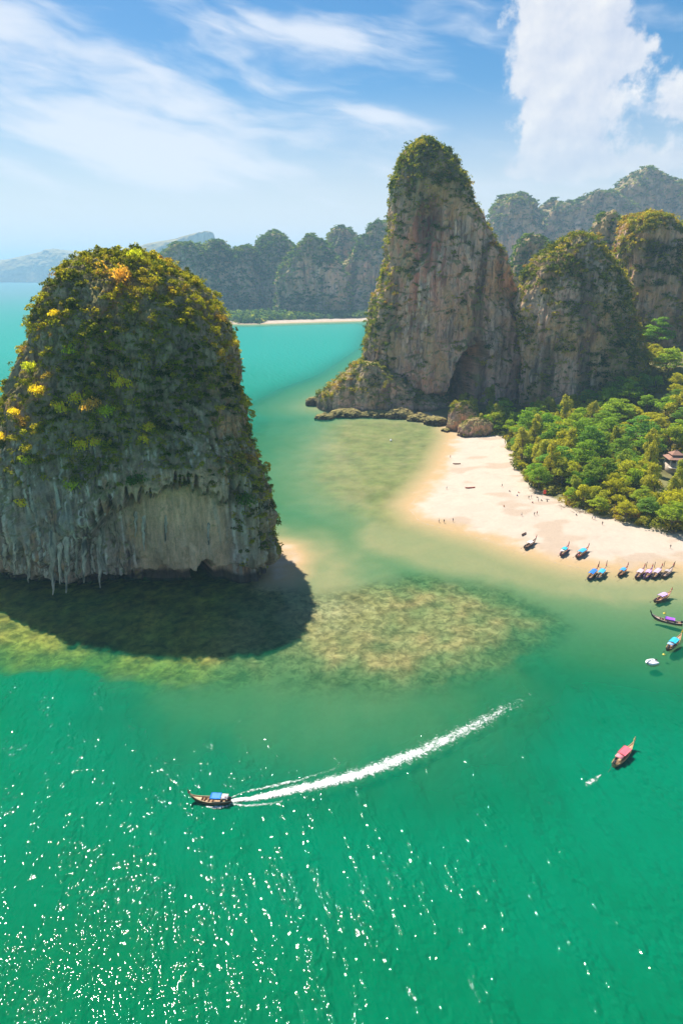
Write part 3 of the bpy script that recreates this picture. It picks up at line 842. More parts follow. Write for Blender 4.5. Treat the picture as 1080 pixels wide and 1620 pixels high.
RR = [
    ([(312, 797, 832), (328, 777, 842), (360, 768, 850), (400, 764, 860), (470, 760, 872)], 'rounded hazed dome just beside the tallest tower', 1120, 60),
    ([(322, 864, 902), (335, 846, 925), (360, 836, 945), (450, 828, 962)], 'low hazed saddle peak next to the rounded dome', 1160, 60),
    ([(308, 928, 974), (325, 906, 1000), (370, 892, 1018), (450, 884, 1030)], 'hazed shoulder leading up to the highest far peak', 1140, 60),
    ([(270, 1010, 1036), (285, 988, 1060), (308, 962, 1085), (350, 945, 1112), (450, 930, 1150)], 'highest blue hazed peak of the far ridge', 1180, 70),
    ([(302, 1070, 1105), (320, 1052, 1130), (370, 1040, 1150), (450, 1030, 1170)], 'hazed peak cut by the right frame edge', 1150, 60),
    ([(376, 824, 850), (394, 813, 862), (430, 806, 872), (480, 800, 880)], 'small blue green knoll in front of the rounded hazed dome', 930, 45),
    ([(424, 800, 815), (440, 780, 840), (470, 770, 860), (500, 770, 870)], 'wooded hazed slope in the gap between tower and squat cliff', 860, 40),
    ([(338, 953, 968), (352, 941, 984), (376, 931, 1000), (410, 918, 1012), (470, 905, 1025)], 'grey pinnacle standing between the squat cliff and the highest far peak', 780, 40),
]
for i, (l, lab, Yp, dp) in enumerate(RR):
    if Yp > 1000: Yp, dp = Yp * 1.8, dp * 1.8
    k_ = Yp / 1450
    ridge('hazed_cliff', Yp, l, 80 + i, dp, lab, n=1300, grp=G2, smin=4.0 * k_, smax=8.5 * k_, feat=3.2 * k_, amp=3.4 * k_)

# far headlands, silhouettes of bare rock in the haze
for nm, Yp, l, dp, tx, sd in [('far_hills', 5200, [(369, 318, 339), (376, 285, 342), (386, 235, 347), (396, 195, 354), (408, 160, 372), (424, 110, 400)], 350, 330, 91),
                              ('far_hills', 7200, [(397, 78, 105), (401, 60, 130), (408, 25, 165), (417, -20, 200), (426, -60, 230)], 500, 92, 92),
                              ('far_hills', 9000, [(404, -160, -60), (412, -260, 20), (422, -400, 110)], 600, -110, 93)]:
    rws = rows_at(Yp, l, lambda t: Yp - dp * (1 - 0.5 * t), lambda t: Yp + dp * (1 - 0.5 * t))
    x0, z0 = at(tx, min(l)[0] - 3, Yp); rws.append((z0, x0 - 15, x0 + 15, Yp - 40, Yp + 40))
    karst(nm, rws, sd, amp=9, nu=200, nv=80, sq=2.2, feat=16, veg=lambda x, y, z, n: np.ones_like(x), kind='structure')

# the wood at the foot of the far ridge, behind its strip of sand
r = np.random.RandomState(5); P = []
QX, QY = r.uniform(-340, 210, 9000), 1360 + 230 * r.rand(9000) ** 1.3; QS = poly_sd(land, QX, QY)
for x, y, q in zip(QX, QY, QS):
    if q > (10 if x < -165 else 50) + 18 * r.rand() and len(P) < 1500: P.append((x, y, gz(x, y) + 1))
tag(scatter('far_shore_wood', P, 5 + 8 * r.rand(len(P)), 'far', 6), 'wood along the far shore below the hazed cliffs', 'wood')

# ------------------------------------------------------------------ trees of the beach forest
def tube(pts, radii, n=7):
    pts = [Vector(p) for p in pts]; V, F = [], []
    for i, p in enumerate(pts):
        d = (pts[min(i + 1, len(pts) - 1)] - pts[max(i - 1, 0)]).normalized()
        a = d.orthogonal().normalized(); b = d.cross(a)
        for k in range(n):
            t = 2 * math.pi * k / n; V.append(p + (a * math.cos(t) + b * math.sin(t)) * radii[i])
    for i in range(len(pts) - 1):
        for k in range(n):
            F.append((i * n + k, i * n + (k + 1) % n, (i + 1) * n + (k + 1) % n, (i + 1) * n + k))
    return np.array([tuple(v) for v in V]), np.array(F)


def join(parts):
    V, F, o = [], [], 0
    for v, f in parts: V.append(v); F.append(np.asarray(f) + o); o += len(v)
    return np.concatenate(V), np.concatenate(F)


def tree_proto(kind, seed):
    r = np.random.RandomState(seed); H = {'tiered': 11, 'round': 10, 'fluffy': 9, 'feathery': 13, 'bushy': 6}[kind]
    lobes = []; W = {'tiered': 6.6, 'round': 5.4, 'fluffy': 5.6, 'feathery': 4.2, 'bushy': 4.6}[kind]
    if kind == 'tiered':
        for zt, rad in ((0.55, 1.0), (0.72, 0.85), (0.88, 0.6), (1.0, 0.3)):
            k = max(3, int(9 * rad))
            for i in range(k):
                a = 6.283 * (i + r.rand() * .8) / k; q = W * rad * (0.55 + 0.3 * r.rand())
                lobes.append((q * math.cos(a), q * math.sin(a), H * (zt + 0.05 * r.normal()), W * 0.3, W * 0.3, H * 0.06))
        n, lf, fl = 2600, 0.34, 0.8
    elif kind == 'feathery':
        for i in range(26):
            a = 6.283 * r.rand(); t = r.rand(); q = W * (1 - 0.75 * t) * r.rand() ** .5
            lobes.append((q * math.cos(a), q * math.sin(a), H * (0.3 + 0.68 * t), W * 0.24, W * 0.24, H * 0.12))
        n, lf, fl = 3000, 0.24, 0.0
    else:
        k = {'round': 17, 'fluffy': 24, 'bushy': 14}[kind]
        for i in range(k):
            a = 6.283 * r.rand(); t = r.rand(); q = W * math.sqrt(max(0.05, 1 - t ** 1.6)) * (0.35 + 0.5 * r.rand())
            s_ = W * (0.22 + 0.17 * r.rand()) * (0.8 if kind == 'fluffy' else 1)
            lobes.append((q * math.cos(a), q * math.sin(a), H * (0.42 + 0.48 * t) if kind != 'bushy' else H * (0.15 + 0.7 * t), s_, s_, s_ * 0.75))
        n, lf, fl = (2600, 0.33, 0.2) if kind != 'fluffy' else (3000, 0.27, 0.1)
    Vl, Fl = leaves(n, lobes, lf, seed * 3 + 1, fl)
    parts = [tube([(0, 0, -1.5), (0.15, 0.1, H * .25), (-0.1, 0.2, H * .5), (0.1, 0, H * .8)], [0.34, 0.27, 0.19, 0.07])]
    for q in lobes[:7]:
        parts.append(tube([(0, 0.1, H * 0.3), (q[0] * .4, q[1] * .4, (H * 0.3 + q[2]) * .52), (q[0], q[1], q[2])], [0.15, 0.1, 0.04], 5))
    Vt, Ft = join(parts)
    return mesh_from('trunk', Vt, Ft, [BARK]), mesh_from('crown', Vl, Fl, [LEAF_TREE], smooth=False)


KINDS = ['tiered', 'round', 'fluffy', 'feathery', 'bushy']
TP = {k: [tree_proto(k, 500 + 10 * i + j) for j in range(3)] for i, k in enumerate(KINDS)}
PAL = {'tiered': [(0.085, 0.17, 0.02), (0.12, 0.22, 0.02), (0.07, 0.15, 0.028)], 'round': [(0.15, 0.25, 0.018), (0.20, 0.29, 0.018), (0.10, 0.19, 0.022)],
       'fluffy': [(0.32, 0.36, 0.014), (0.42, 0.40, 0.016), (0.24, 0.31, 0.015)], 'feathery': [(0.19, 0.24, 0.03), (0.25, 0.25, 0.035), (0.15, 0.21, 0.035)],
       'bushy': [(0.34, 0.27, 0.06), (0.18, 0.24, 0.03), (0.28, 0.27, 0.05)]}
COLW = {('tiered', 0): 'dark green', ('tiered', 1): 'mid green', ('tiered', 2): 'deep green', ('round', 0): 'fresh green', ('round', 1): 'light green', ('round', 2): 'dark green',
        ('fluffy', 0): 'yellow green', ('fluffy', 1): 'bright yellow green', ('fluffy', 2): 'lime green', ('feathery', 0): 'soft green', ('feathery', 1): 'olive', ('feathery', 2): 'grey green',
        ('bushy', 0): 'brownish', ('bushy', 1): 'green', ('bushy', 2): 'dry olive'}
SHAPEW = {'tiered': 'tiered tree', 'round': 'round tree', 'fluffy': 'fluffy tree', 'feathery': 'feathery tree', 'bushy': 'low bush'}
ORD = ['first', 'second', 'third', 'fourth', 'fifth', 'sixth', 'seventh', 'eighth', 'ninth', 'tenth', 'eleventh', 'twelfth', 'thirteenth', 'fourteenth', 'fifteenth',
       'sixteenth', 'seventeenth', 'eighteenth', 'nineteenth', 'twentieth'] + ['twenty-' + q for q in ('first', 'second', 'third', 'fourth', 'fifth', 'sixth', 'seventh', 'eighth', 'ninth')] + ['thirtieth'] + ['thirty-' + q for q in ('first', 'second', 'third', 'fourth', 'fifth', 'sixth', 'seventh', 'eighth', 'ninth')]
NUM = 'one two three four five six seven eight nine ten eleven twelve thirteen fourteen fifteen sixteen seventeen eighteen nineteen twenty'.split()
NUM += ['twenty-' + q for q in NUM[:9]] + ['thirty'] + ['thirty-' + q for q in NUM[:9]]
house_xy = gp(1068, 742, 6.0)


def plant_tree(kind, v, x, y, s, rnd, label, group, z=None, col=None):
    t = empty('tree' if kind != 'bushy' else 'bush', (x, y, gz(x, y) if z is None else z), rnd.uniform(0, 6.28))
    t.scale = (s * rnd.uniform(.9, 1.1), s * rnd.uniform(.9, 1.1), s * rnd.uniform(.85, 1.15))
    tm, cm = TP[kind][rnd.randrange(3)]
    a = obj('trunk', tm, t); b_ = obj('crown', cm, t)
    c = col or PAL[kind][v]; k = rnd.uniform(.8, 1.3) * 2.0
    b_.color = (min(.46, c[0] * k * rnd.uniform(1.1, 1.4)), min(.44, c[1] * k), c[2] * k, 1)
    tag(t, label, 'tree' if kind != 'bushy' else 'bush', group)
    return t


rnd = random.Random(4)
ed = np.array(edge[1:]); elen = np.concatenate([[0], np.cumsum(np.hypot(*np.diff(ed, axis=0).T))])
row_no = 0; placed = []; forest_pts = []
off = 2.5
def frame_x(x, y, z):
    dep_ = y * CP - (z - CAM_H) * SP
    return 540 + FOCAL * x / dep_
while off < 320:
    step = 7.2 + off * 0.022
    s = 1.0 + rnd.random() * 3; col_no = 0
    while s < elen[-1]:
        x = float(np.interp(s, elen, ed[:, 0])); y = float(np.interp(s, elen, ed[:, 1]))
        i = min(len(ed) - 2, int(np.searchsorted(elen, s)) - 1 if s > 0 else 0); i = max(i, 0)
        d_ = ed[i + 1] - ed[i]; nx, ny = -d_[1], d_[0]; l_ = math.hypot(nx, ny); nx, ny = nx / l_, ny / l_
        # the rows run up the valley, away from the water
        hx, hy = nx * 0.35 + 0.25, ny * 0.35 + 0.8; l_ = math.hypot(hx, hy)
        x2 = x + hx / l_ * off + rnd.gauss(0, 1.3); y2 = y + hy / l_ * off + rnd.gauss(0, 1.3)
        s += step * rnd.uniform(.8, 1.25)
        if poly_sd(forest_poly, np.array([x2]), np.array([y2]))[0] < 1.0: continue
        z2 = gz(x2, y2); fx = frame_x(x2, y2, z2 + 5)
        if fx > 1125 or y2 > 580: continue
        cx1 = at(835, 600, 470)[0]
        if y2 > 438 and cx1 - 5 < x2 < at(1018, 580, 470)[0] and y2 > 445: continue
        if x2 < at(838, 620, 500)[0] and y2 > 474: continue
        if math.hypot(x2 - house_xy[0] - 6, y2 - house_xy[1] - 4) < 13 or (abs(x2 - house_xy[0] * y2 / house_xy[1] - 2) < 10 and house_xy[1] - 34 < y2 < house_xy[1]): continue
        if min([math.hypot(x2 - q[0], y2 - q[1]) for q in placed] or [99]) < 5.4 + off * 0.02: continue
        placed.append((x2, y2)); col_no += 1
        zone = float(fbm(np.array([x2 / 45]), np.array([y2 / 45]), 6.1, 2)[0])
        if row_no == 0: kind = rnd.choice(['bushy', 'bushy', 'round', 'fluffy', 'tiered'])
        elif x2 < 118 and off < 80: kind = rnd.choice(['feathery', 'feathery', 'round', 'tiered'])
        elif zone > 0.12: kind = rnd.choice(['fluffy', 'fluffy', 'round', 'fluffy', 'tiered'])
        else: kind = rnd.choice(['tiered', 'tiered', 'round', 'round', 'feathery', 'bushy' if off < 15 else 'round'])
        v = rnd.randrange(3)
        s_ = (0.72 + 0.75 * rnd.random() ** 1.7) * (0.72 if row_no == 0 else 1.0) + min(off, 250) * 0.002
        if row_no < 40:
            lab = '%s %s, %s from the boulders in row %s behind the sand' % (COLW[(kind, v)], SHAPEW[kind], ORD[col_no - 1], NUM[row_no])
            plant_tree(kind, v, x2, y2, s_, rnd, lab, 'trees of the beach forest')
        else: forest_pts.append((x2, y2, z2, s_))
    off += 6.6 + off * 0.02; row_no += 1
print('TREES', len(placed), 'rows', row_no, 'rest', len(forest_pts))
# low undergrowth between the trunks, one mass
r = np.random.RandomState(8); P = []; S = []
for x, y in placed:
    for _ in range(9):
        a = r.rand() * 6.283; q = 2 + 3.5 * r.rand(); X0, Y0 = x + q * math.cos(a), y + q * math.sin(a)
        if poly_sd(forest_poly, np.array([X0]), np.array([Y0]))[0] > 0.2 and math.hypot(X0 - house_xy[0] - 6, Y0 - house_xy[1] - 4) > 9: P.append((X0, Y0)); S.append(1.2 + 2.2 * r.rand())
Pz = ground_z(np.array(P)[:, 0], np.array(P)[:, 1])
tag(scatter('undergrowth', np.column_stack([np.array(P), Pz]), S, 'tower', 9), 'green undergrowth between the trunks of the beach forest', 'undergrowth')

# ------------------------------------------------------------------ stalactites and single shrubs on the rock island
near_bvh = BVHTree.FromPolygons(NV_.tolist(), NF_.tolist())


def hit(px, py, bvh=None):
    d_ = Vector(ray(px, py)).normalized()
    return (bvh or near_bvh).ray_cast(Vector((0, 0, CAM_H)), d_)


r = np.random.RandomState(77)
for px, ptop, ptip, rad in [(8, 862, 900, 0.9), (24, 858, 905, 0.7), (46, 852, 922, 1.0), (62, 862, 905, 0.7), (84, 842, 941, 1.3), (95, 860, 925, 0.8), (106, 850, 938, 1.1), (121, 858, 915, 0.8),
                           (133, 848, 922, 0.9), (146, 860, 908, 0.7), (158, 842, 930, 1.1), (167, 856, 900, 0.6), (215, 808, 850, 0.5), (262, 812, 862, 0.45), (228, 815, 872, 0.6), (330, 826, 862, 0.5)]:
    q = hit(px, ptop)
    if q[0] is None: continue
    x0, Yp, z0 = q[0]; x1, z1 = at(px, ptip, Yp - 0.6); z1 = max(z1, 0.4)
    if z0 - z1 < 3: continue
    pts, rad_ = [], []
    for i in range(13):
        t = i / 12
        pts.append((x0 + (x1 - x0) * t + r.normal() * 0.12, Yp + 0.7 - 1.3 * t ** .5 + r.normal() * 0.12, z0 + (z1 - z0) * t))
        rad_.append(rad * 1.15 * (1 - 0.9 * t ** 1.5) * (0.6 + 0.6 * r.rand()) + 0.06)
    V1, F1 = tube(pts, rad_, 9)
    cols = [V1 * 0 + 0]; g = fbm(V1[:, 0] * 2, V1[:, 1] * 2, V1[:, 2] * .12, 3)[:, None]
    cc = np.array([0.46, 0.37, 0.28]) * (1 + 0.5 * g); cc = cc + (np.array([0.07, 0.065, 0.06]) - cc) * ss(0.1, 0.5, fbm(V1[:, 0] * 1.1 + 5, V1[:, 1], V1[:, 2] * .08, 3))[:, None]
    me = mesh_from('stalactite', V1, F1, [ROCK]); set_attr(me, 'Col', np.clip(cc, 0.02, 0.7))
    obj('stalactite', me, near)

SH = []
for i in range(4):
    rr_ = np.random.RandomState(900 + i)
    Vs, Fs = leaves(420, clump_lobes(rr_, 8, 1.0, 0.8), 0.085, 910 + i)
    SH.append(mesh_from('shrub_crown', Vs, Fs, [LEAF_TREE], smooth=False))
Vt, Ft = join([tube([(0, 0, -0.6), (0.05, 0.02, 0.1), (0.1, 0, 0.5)], [0.07, 0.05, 0.03], 5), tube([(0.04, 0, 0), (-0.25, 0.2, 0.45)], [0.05, 0.02], 5), tube([(0.04, 0, 0), (0.2, -0.3, 0.5)], [0.05, 0.02], 5)])
SHT = mesh_from('shrub_stem', Vt, Ft, [BARK])
YEL, LIM, ORA, DGR = (0.92, 0.70, 0.05), (0.58, 0.60, 0.05), (0.80, 0.46, 0.12), (0.10, 0.19, 0.03)
for px, py, s, c, lab in [
        (184, 602, 2.4, YEL, 'brightest yellow shrub halfway up the middle of the rock island'), (197, 616, 2.6, YEL, 'yellow shrub just below the brightest one on the rock island'),
        (112, 562, 2.6, LIM, 'lime green shrub on the upper left shoulder of the rock island'), (50, 590, 2.4, LIM, 'lime green shrub near the left outline of the rock island'),
        (62, 625, 2.4, YEL, 'yellow shrub below the lime green one near the left outline'), (26, 658, 2.0, YEL, 'small golden shrub on the far left flank of the rock island'),
        (125, 640, 2.8, YEL, 'golden shrub heading the broad yellow patch on the rock island'), (150, 650, 3.0, ORA, 'orange brown bush in the broad yellow patch of the rock island'),
        (172, 660, 2.6, LIM, 'lime shrub closing the broad yellow patch on its inner side'), (100, 655, 2.6, YEL, 'yellow shrub at the outer end of the broad yellow patch'),
        (130, 712, 3.0, YEL, 'large yellow shrub below the broad yellow patch of the rock island'), (148, 706, 2.4, YEL, 'yellow shrub touching the large one below the yellow patch'),
        (5, 697, 2.0, YEL, 'golden shrub cut by the left frame edge'), (45, 735, 2.2, LIM, 'lime shrub low on the left flank above the drip stone'),
        (236, 682, 1.9, YEL, 'upper of two small yellow shrubs in the grey middle of the rock'), (230, 702, 1.9, YEL, 'lower of two small yellow shrubs in the grey middle of the rock'),
        (38, 802, 2.0, YEL, 'lowest yellow shrub, by the stalactites of the rock island'), (200, 447, 4.0, ORA, 'dry orange patch of shrub near the summit of the rock island'),
        (212, 412, 2.6, LIM, 'pale green shrub on the summit ridge of the rock island'), (90, 502, 1.6, YEL, 'tiny yellow shrub high on the left shoulder of the rock island'),
        (388, 798, 3.0, DGR, 'dark green shrub hanging on the right pillar of the rock island'), (210, 765, 2.8, DGR, 'dark green shrub on the lip above the tan overhang'),
        (118, 775, 3.0, LIM, 'olive shrub hanging over the stalactite curtain')]:
    q = hit(px, py)
    if q[0] is None: continue
    p_, nrm_ = q[0], q[1]
    if nrm_.y > 0: nrm_ = -nrm_
    t = empty('shrub', p_ + nrm_ * 0.3, rnd.uniform(0, 6.28)); t.scale = (s * 1.05, s * 1.05, s * 1.7)
    obj('stem', SHT, t); k_ = obj('crown', rnd.choice(SH), t); k_.color = (*c, 1)
    tag(t, lab, 'shrub', 'single shrubs on the rock island')

# ------------------------------------------------------------------ boats
def bx(V, F, c, s, rot=None):
    o = len(V); M = rot or Matrix.Identity(3)
    for sx in (-1, 1):
        for sy in (-1, 1):
            for sz in (-1, 1):
                V.append(tuple(Vector(c) + M @ Vector((sx * s[0] / 2, sy * s[1] / 2, sz * s[2] / 2))))
    for f in ((0, 1, 3, 2), (4, 6, 7, 5), (0, 4, 5, 1), (2, 3, 7, 6), (0, 2, 6, 4), (1, 5, 7, 3)): F.append(tuple(o + i for i in f))


def box_mesh(name, boxes, m):
    V, F = [], []
    for b_ in boxes: bx(V, F, *b_)
    return mesh_from(name, V, F, [m], smooth=False)


PAINT = {}
def paint(col, rough=0.45, var=0.18):
    k = (tuple(round(c, 3) for c in col), rough)
    if k not in PAINT: PAINT[k] = plain('paint_%d' % len(PAINT), col, rough, 0.35, var, 1.7)
    return PAINT[k]


WOODD, WOODL, WOODM = (0.10, 0.055, 0.032), (0.52, 0.34, 0.19), (0.30, 0.17, 0.09)
METAL = plain('engine_metal', (0.05, 0.05, 0.055), 0.4, 0.5)
T_ = np.array([0, .08, .2, .35, .5, .65, .78, .88, .95, 1.0])
BM = np.array([.55, .72, .90, 1.0, 1.0, .88, .64, .38, .16, .03])
SH_ = np.array([.85, .72, .62, .58, .58, .66, .86, 1.15, 1.5, 1.85])
KE = np.array([-.10, -.2, -.28, -.3, -.3, -.28, -.18, .12, .7, 1.35])


def hull_mesh(L, B, m_out, m_in, wall=0.07):
    ts = np.linspace(0, 1, 26); b = np.interp(ts, T_, BM) * B / 2; s = np.interp(ts, T_, SH_); k = np.interp(ts, T_, KE)
    prof = [(0, 0), (.5, .06), (.82, .3), (.95, .65), (1.0, 1.0)]
    V, F, mi = [], [], []
    ring = []
    for i in range(26):
        x = -L / 2 + L * ts[i]; row = []
        out_ = [(b[i] * u, k[i] + (s[i] - k[i]) * v) for u, v in prof]
        b2 = max(b[i] - wall, b[i] * .3); k2 = min(k[i] + 0.25, s[i] - .1)
        inn = [(b2 * u, k2 + (s[i] - k2) * v) for u, v in [(1.0, 1.0), (.93, .5), (.8, .12), (0, .02)]]
        side = out_ + inn                       # right side from keel over the gunwale to the inner floor
        left = [(-y, z) for y, z in side[1:-1]][::-1]
        for y, z in side + left: row.append(len(V)); V.append((x, y, z))
        ring.append(row)
    n = len(ring[0])
    for i in range(25):
        for j in range(n):
            F.append((ring[i][j], ring[i][(j + 1) % n], ring[i + 1][(j + 1) % n], ring[i + 1][j]))
            mi.append(0 if j < 4 or j >= n - 4 else 1)
    # transom and stem faces
    me = mesh_from('hull', V, F, [m_out, m_in])
    for e_, rw in ((0, ring[0]), (25, ring[25])):
        pass
    me.polygons.foreach_set('material_index', mi)
    bm = bmesh.new(); bm.from_mesh(me); bm.verts.ensure_lookup_table()
    for rw in (ring[0], ring[25]):
        for j in range(4):
            q = [rw[j], rw[j + 1], rw[(n - j - 1) % n], rw[(n - j) % n]]
            q = list(dict.fromkeys(q))
            try: bm.faces.new([bm.verts[i] for i in q])
            except ValueError: pass
    bmesh.ops.recalc_face_normals(bm, faces=bm.faces); bm.to_mesh(me); bm.free()
    return me


def longtail(L, pos, heading, label, canopy=None, hull=WOODD, inside=WOODL, stripe=(0.6, 0.25, 0.1), ctr=-0.05, clen=0.34, canopy_h=1.75, arched=True, prow=WOODM,
             ribbon=(0.7, 0.08, 0.12), group='long tailed boats', second=None, cargo=None, pitch=0.0, engine_up=True):
    B = 0.2 * L
    t = empty('longtail_boat', pos, heading); t.rotation_euler = (0, pitch, heading)
    tag(t, label, 'boat', group)
    mo, mi_ = paint(hull), paint(inside, 0.7)
    obj('hull', hull_mesh(L, B, mo, mi_), t)
    ts = np.linspace(0, 1, 24)
    for sgn in (1, -1):
        pts = [(-L / 2 + L * q, sgn * (np.interp(q, T_, BM) * B / 2 - .02), np.interp(q, T_, SH_) + .03) for q in ts]
        V1, F1 = tube(pts, [0.07] * 24, 6); obj('gunwale', mesh_from('gunwale', V1, F1, [paint(stripe)]), t)
    # decks and thwarts
    def deck(a, b_, drop, nm, m):
        q = np.linspace(a, b_, 8); V1 = []; F1 = []
        for i in q:
            w = (np.interp(i, T_, BM) * B / 2 - .09); z = np.interp(i, T_, SH_) - drop
            V1 += [(-L / 2 + L * i, -w, z), (-L / 2 + L * i, w, z), (-L / 2 + L * i, w, z - .05), (-L / 2 + L * i, -w, z - .05)]
        for i in range(7):
            for j in range(4): F1.append((i * 4 + j, i * 4 + (j + 1) % 4, i * 4 + 4 + (j + 1) % 4, i * 4 + 4 + j))
        return obj(nm, mesh_from(nm, V1, F1, [m], smooth=False), t)
    deck(.72, .95, .10, 'bow_deck', paint(inside, 0.65)); deck(.03, .14, .12, 'stern_deck', paint(WOODM, 0.7))
    deck(.15, .72, .52, 'floor', paint(tuple(c * .75 for c in inside), 0.8))
    for q in (.24, .46, .56, .66):
        w = np.interp(q, T_, BM) * B - .16
        obj('thwart', box_mesh('thwart', [((-L / 2 + L * q, 0, np.interp(q, T_, SH_) - .16), (.28, w, .05))], paint(WOODM, 0.7)), t)
    # stem post
    pts = [(L * .455, 0, 1.0), (L * .495, 0, 1.75), (L * .525, 0, 2.35), (L * .54, 0, 2.9)]
    V1, F1 = tube(pts, [.20, .15, .13, .10], 8); pr = obj('prow', mesh_from('prow', V1, F1, [paint(prow)]), t)
    V1, F1 = tube([(L * .512, 0, 2.05), (L * .520, 0, 2.25), (L * .527, 0, 2.42)], [.19, .23, .17], 8); obj('ribbon', mesh_from('ribbon', V1, F1, [paint(ribbon)]), pr)
    # awning on posts
    if canopy:
        x0 = L * ctr; hl = L * clen / 2; hw = B * .47; V1 = []; F1 = []; nx_, ny_ = 6, 7
        for lay in (0.0, -0.05):
            for i in range(nx_):
                for j in range(ny_):
                    y = -1 + 2 * j / (ny_ - 1); z = canopy_h + (0.22 * (1 - y * y) if arched else 0.05 * (1 - abs(y))) + lay + 0.03 * math.sin(i * 2.1 + j)
                    V1.append((x0 - hl + 2 * hl * i / (nx_ - 1), y * hw, z))
        o = nx_ * ny_
        for i in range(nx_ - 1):
            for j in range(ny_ - 1):
                a = i * ny_ + j; F1.append((a, a + ny_, a + ny_ + 1, a + 1)); F1.append((o + a, o + a + 1, o + a + ny_ + 1, o + a + ny_))
        rim = [i * ny_ for i in range(nx_)] + [(nx_ - 1) * ny_ + j for j in range(1, ny_)] + [i * ny_ + ny_ - 1 for i in range(nx_ - 2, -1, -1)] + [j for j in range(ny_ - 2, 0, -1)]
        for a, b_ in zip(rim, rim[1:] + rim[:1]): F1.append((a, b_, o + b_, o + a))
        ro = obj('awning', mesh_from('awning', V1, F1, [paint(canopy, 0.6, 0.12)]), t)
        for e_ in (-1, 1):
            obj('valance', box_mesh('valance', [((x0, e_ * (hw + .02), canopy_h - .13), (2 * hl * .98, .03, .24))], paint(tuple(c * .8 for c in canopy), 0.6, 0.12)), ro)
        for q in (-.92, 0, .92):
            for e_ in (-1, 1):
                xp = x0 + q * hl; zb = np.interp((xp + L / 2) / L, T_, SH_)
                V1, F1 = tube([(xp, e_ * (hw - .06), zb - .1), (xp, e_ * (hw - .06), canopy_h - .02)], [.03, .03], 6)
                obj('post', mesh_from('post', V1, F1, [paint(WOODM)]), t)
        if second:
            obj('tarpaulin', box_mesh('tarpaulin', [((x0 - hl - .75, 0, canopy_h - .12), (1.3, hw * 1.7, .05))], paint(second, 0.6)), t)
    if cargo:
        for i, (q, w_, c_) in enumerate(cargo):
            obj('cargo', box_mesh('cargo', [((-L / 2 + L * q, 0.15 * (-1) ** i, .62), (w_, w_ * .8, .35))], paint(c_, .7)), t)
    # engine on its pivot with the long propeller shaft
    V1, F1 = [], []
    bx(V1, F1, (-L * .47, 0, 1.15), (.75, .42, .42)); bx(V1, F1, (-L * .47 + .1, 0, 1.44), (.4, .3, .18)); bx(V1, F1, (-L * .46, 0, .88), (.16, .16, .4))
    en = obj('engine', mesh_from('engine', V1, F1, [METAL], smooth=False), t)
    z_end = 1.0 if engine_up else -.25
    V1, F1 = tube([(-L * .47 - .3, 0, 1.1), (-L * .47 - 3.0, 0, z_end)], [.045, .035], 6); sh = obj('shaft', mesh_from('shaft', V1, F1, [METAL]), en)
    V1, F1 = [], []
    for a in (0, 2.09, 4.19):
        bx(V1, F1, (-L * .47 - 3.0, .12 * math.cos(a), z_end + .12 * math.sin(a)), (.05, .10, .2), Matrix.Rotation(a - 1.57, 3, 'X'))
    obj('propeller', mesh_from('propeller', V1, F1, [METAL], smooth=False), sh)
    V1, F1 = tube([(-L * .47 + .3, 0, 1.2), (-L * .47 + 1.3, .1, 1.35)], [.03, .03], 6); obj('tiller', mesh_from('tiller', V1, F1, [METAL]), en)
    return t


def place(stern, bow, zs=0.0):
    a, b_ = gp(*stern, zs), gp(*bow, zs)
    return ((a[0] + b_[0]) / 2, (a[1] + b_[1]) / 2), math.atan2(b_[1] - a[1], b_[0] - a[0])


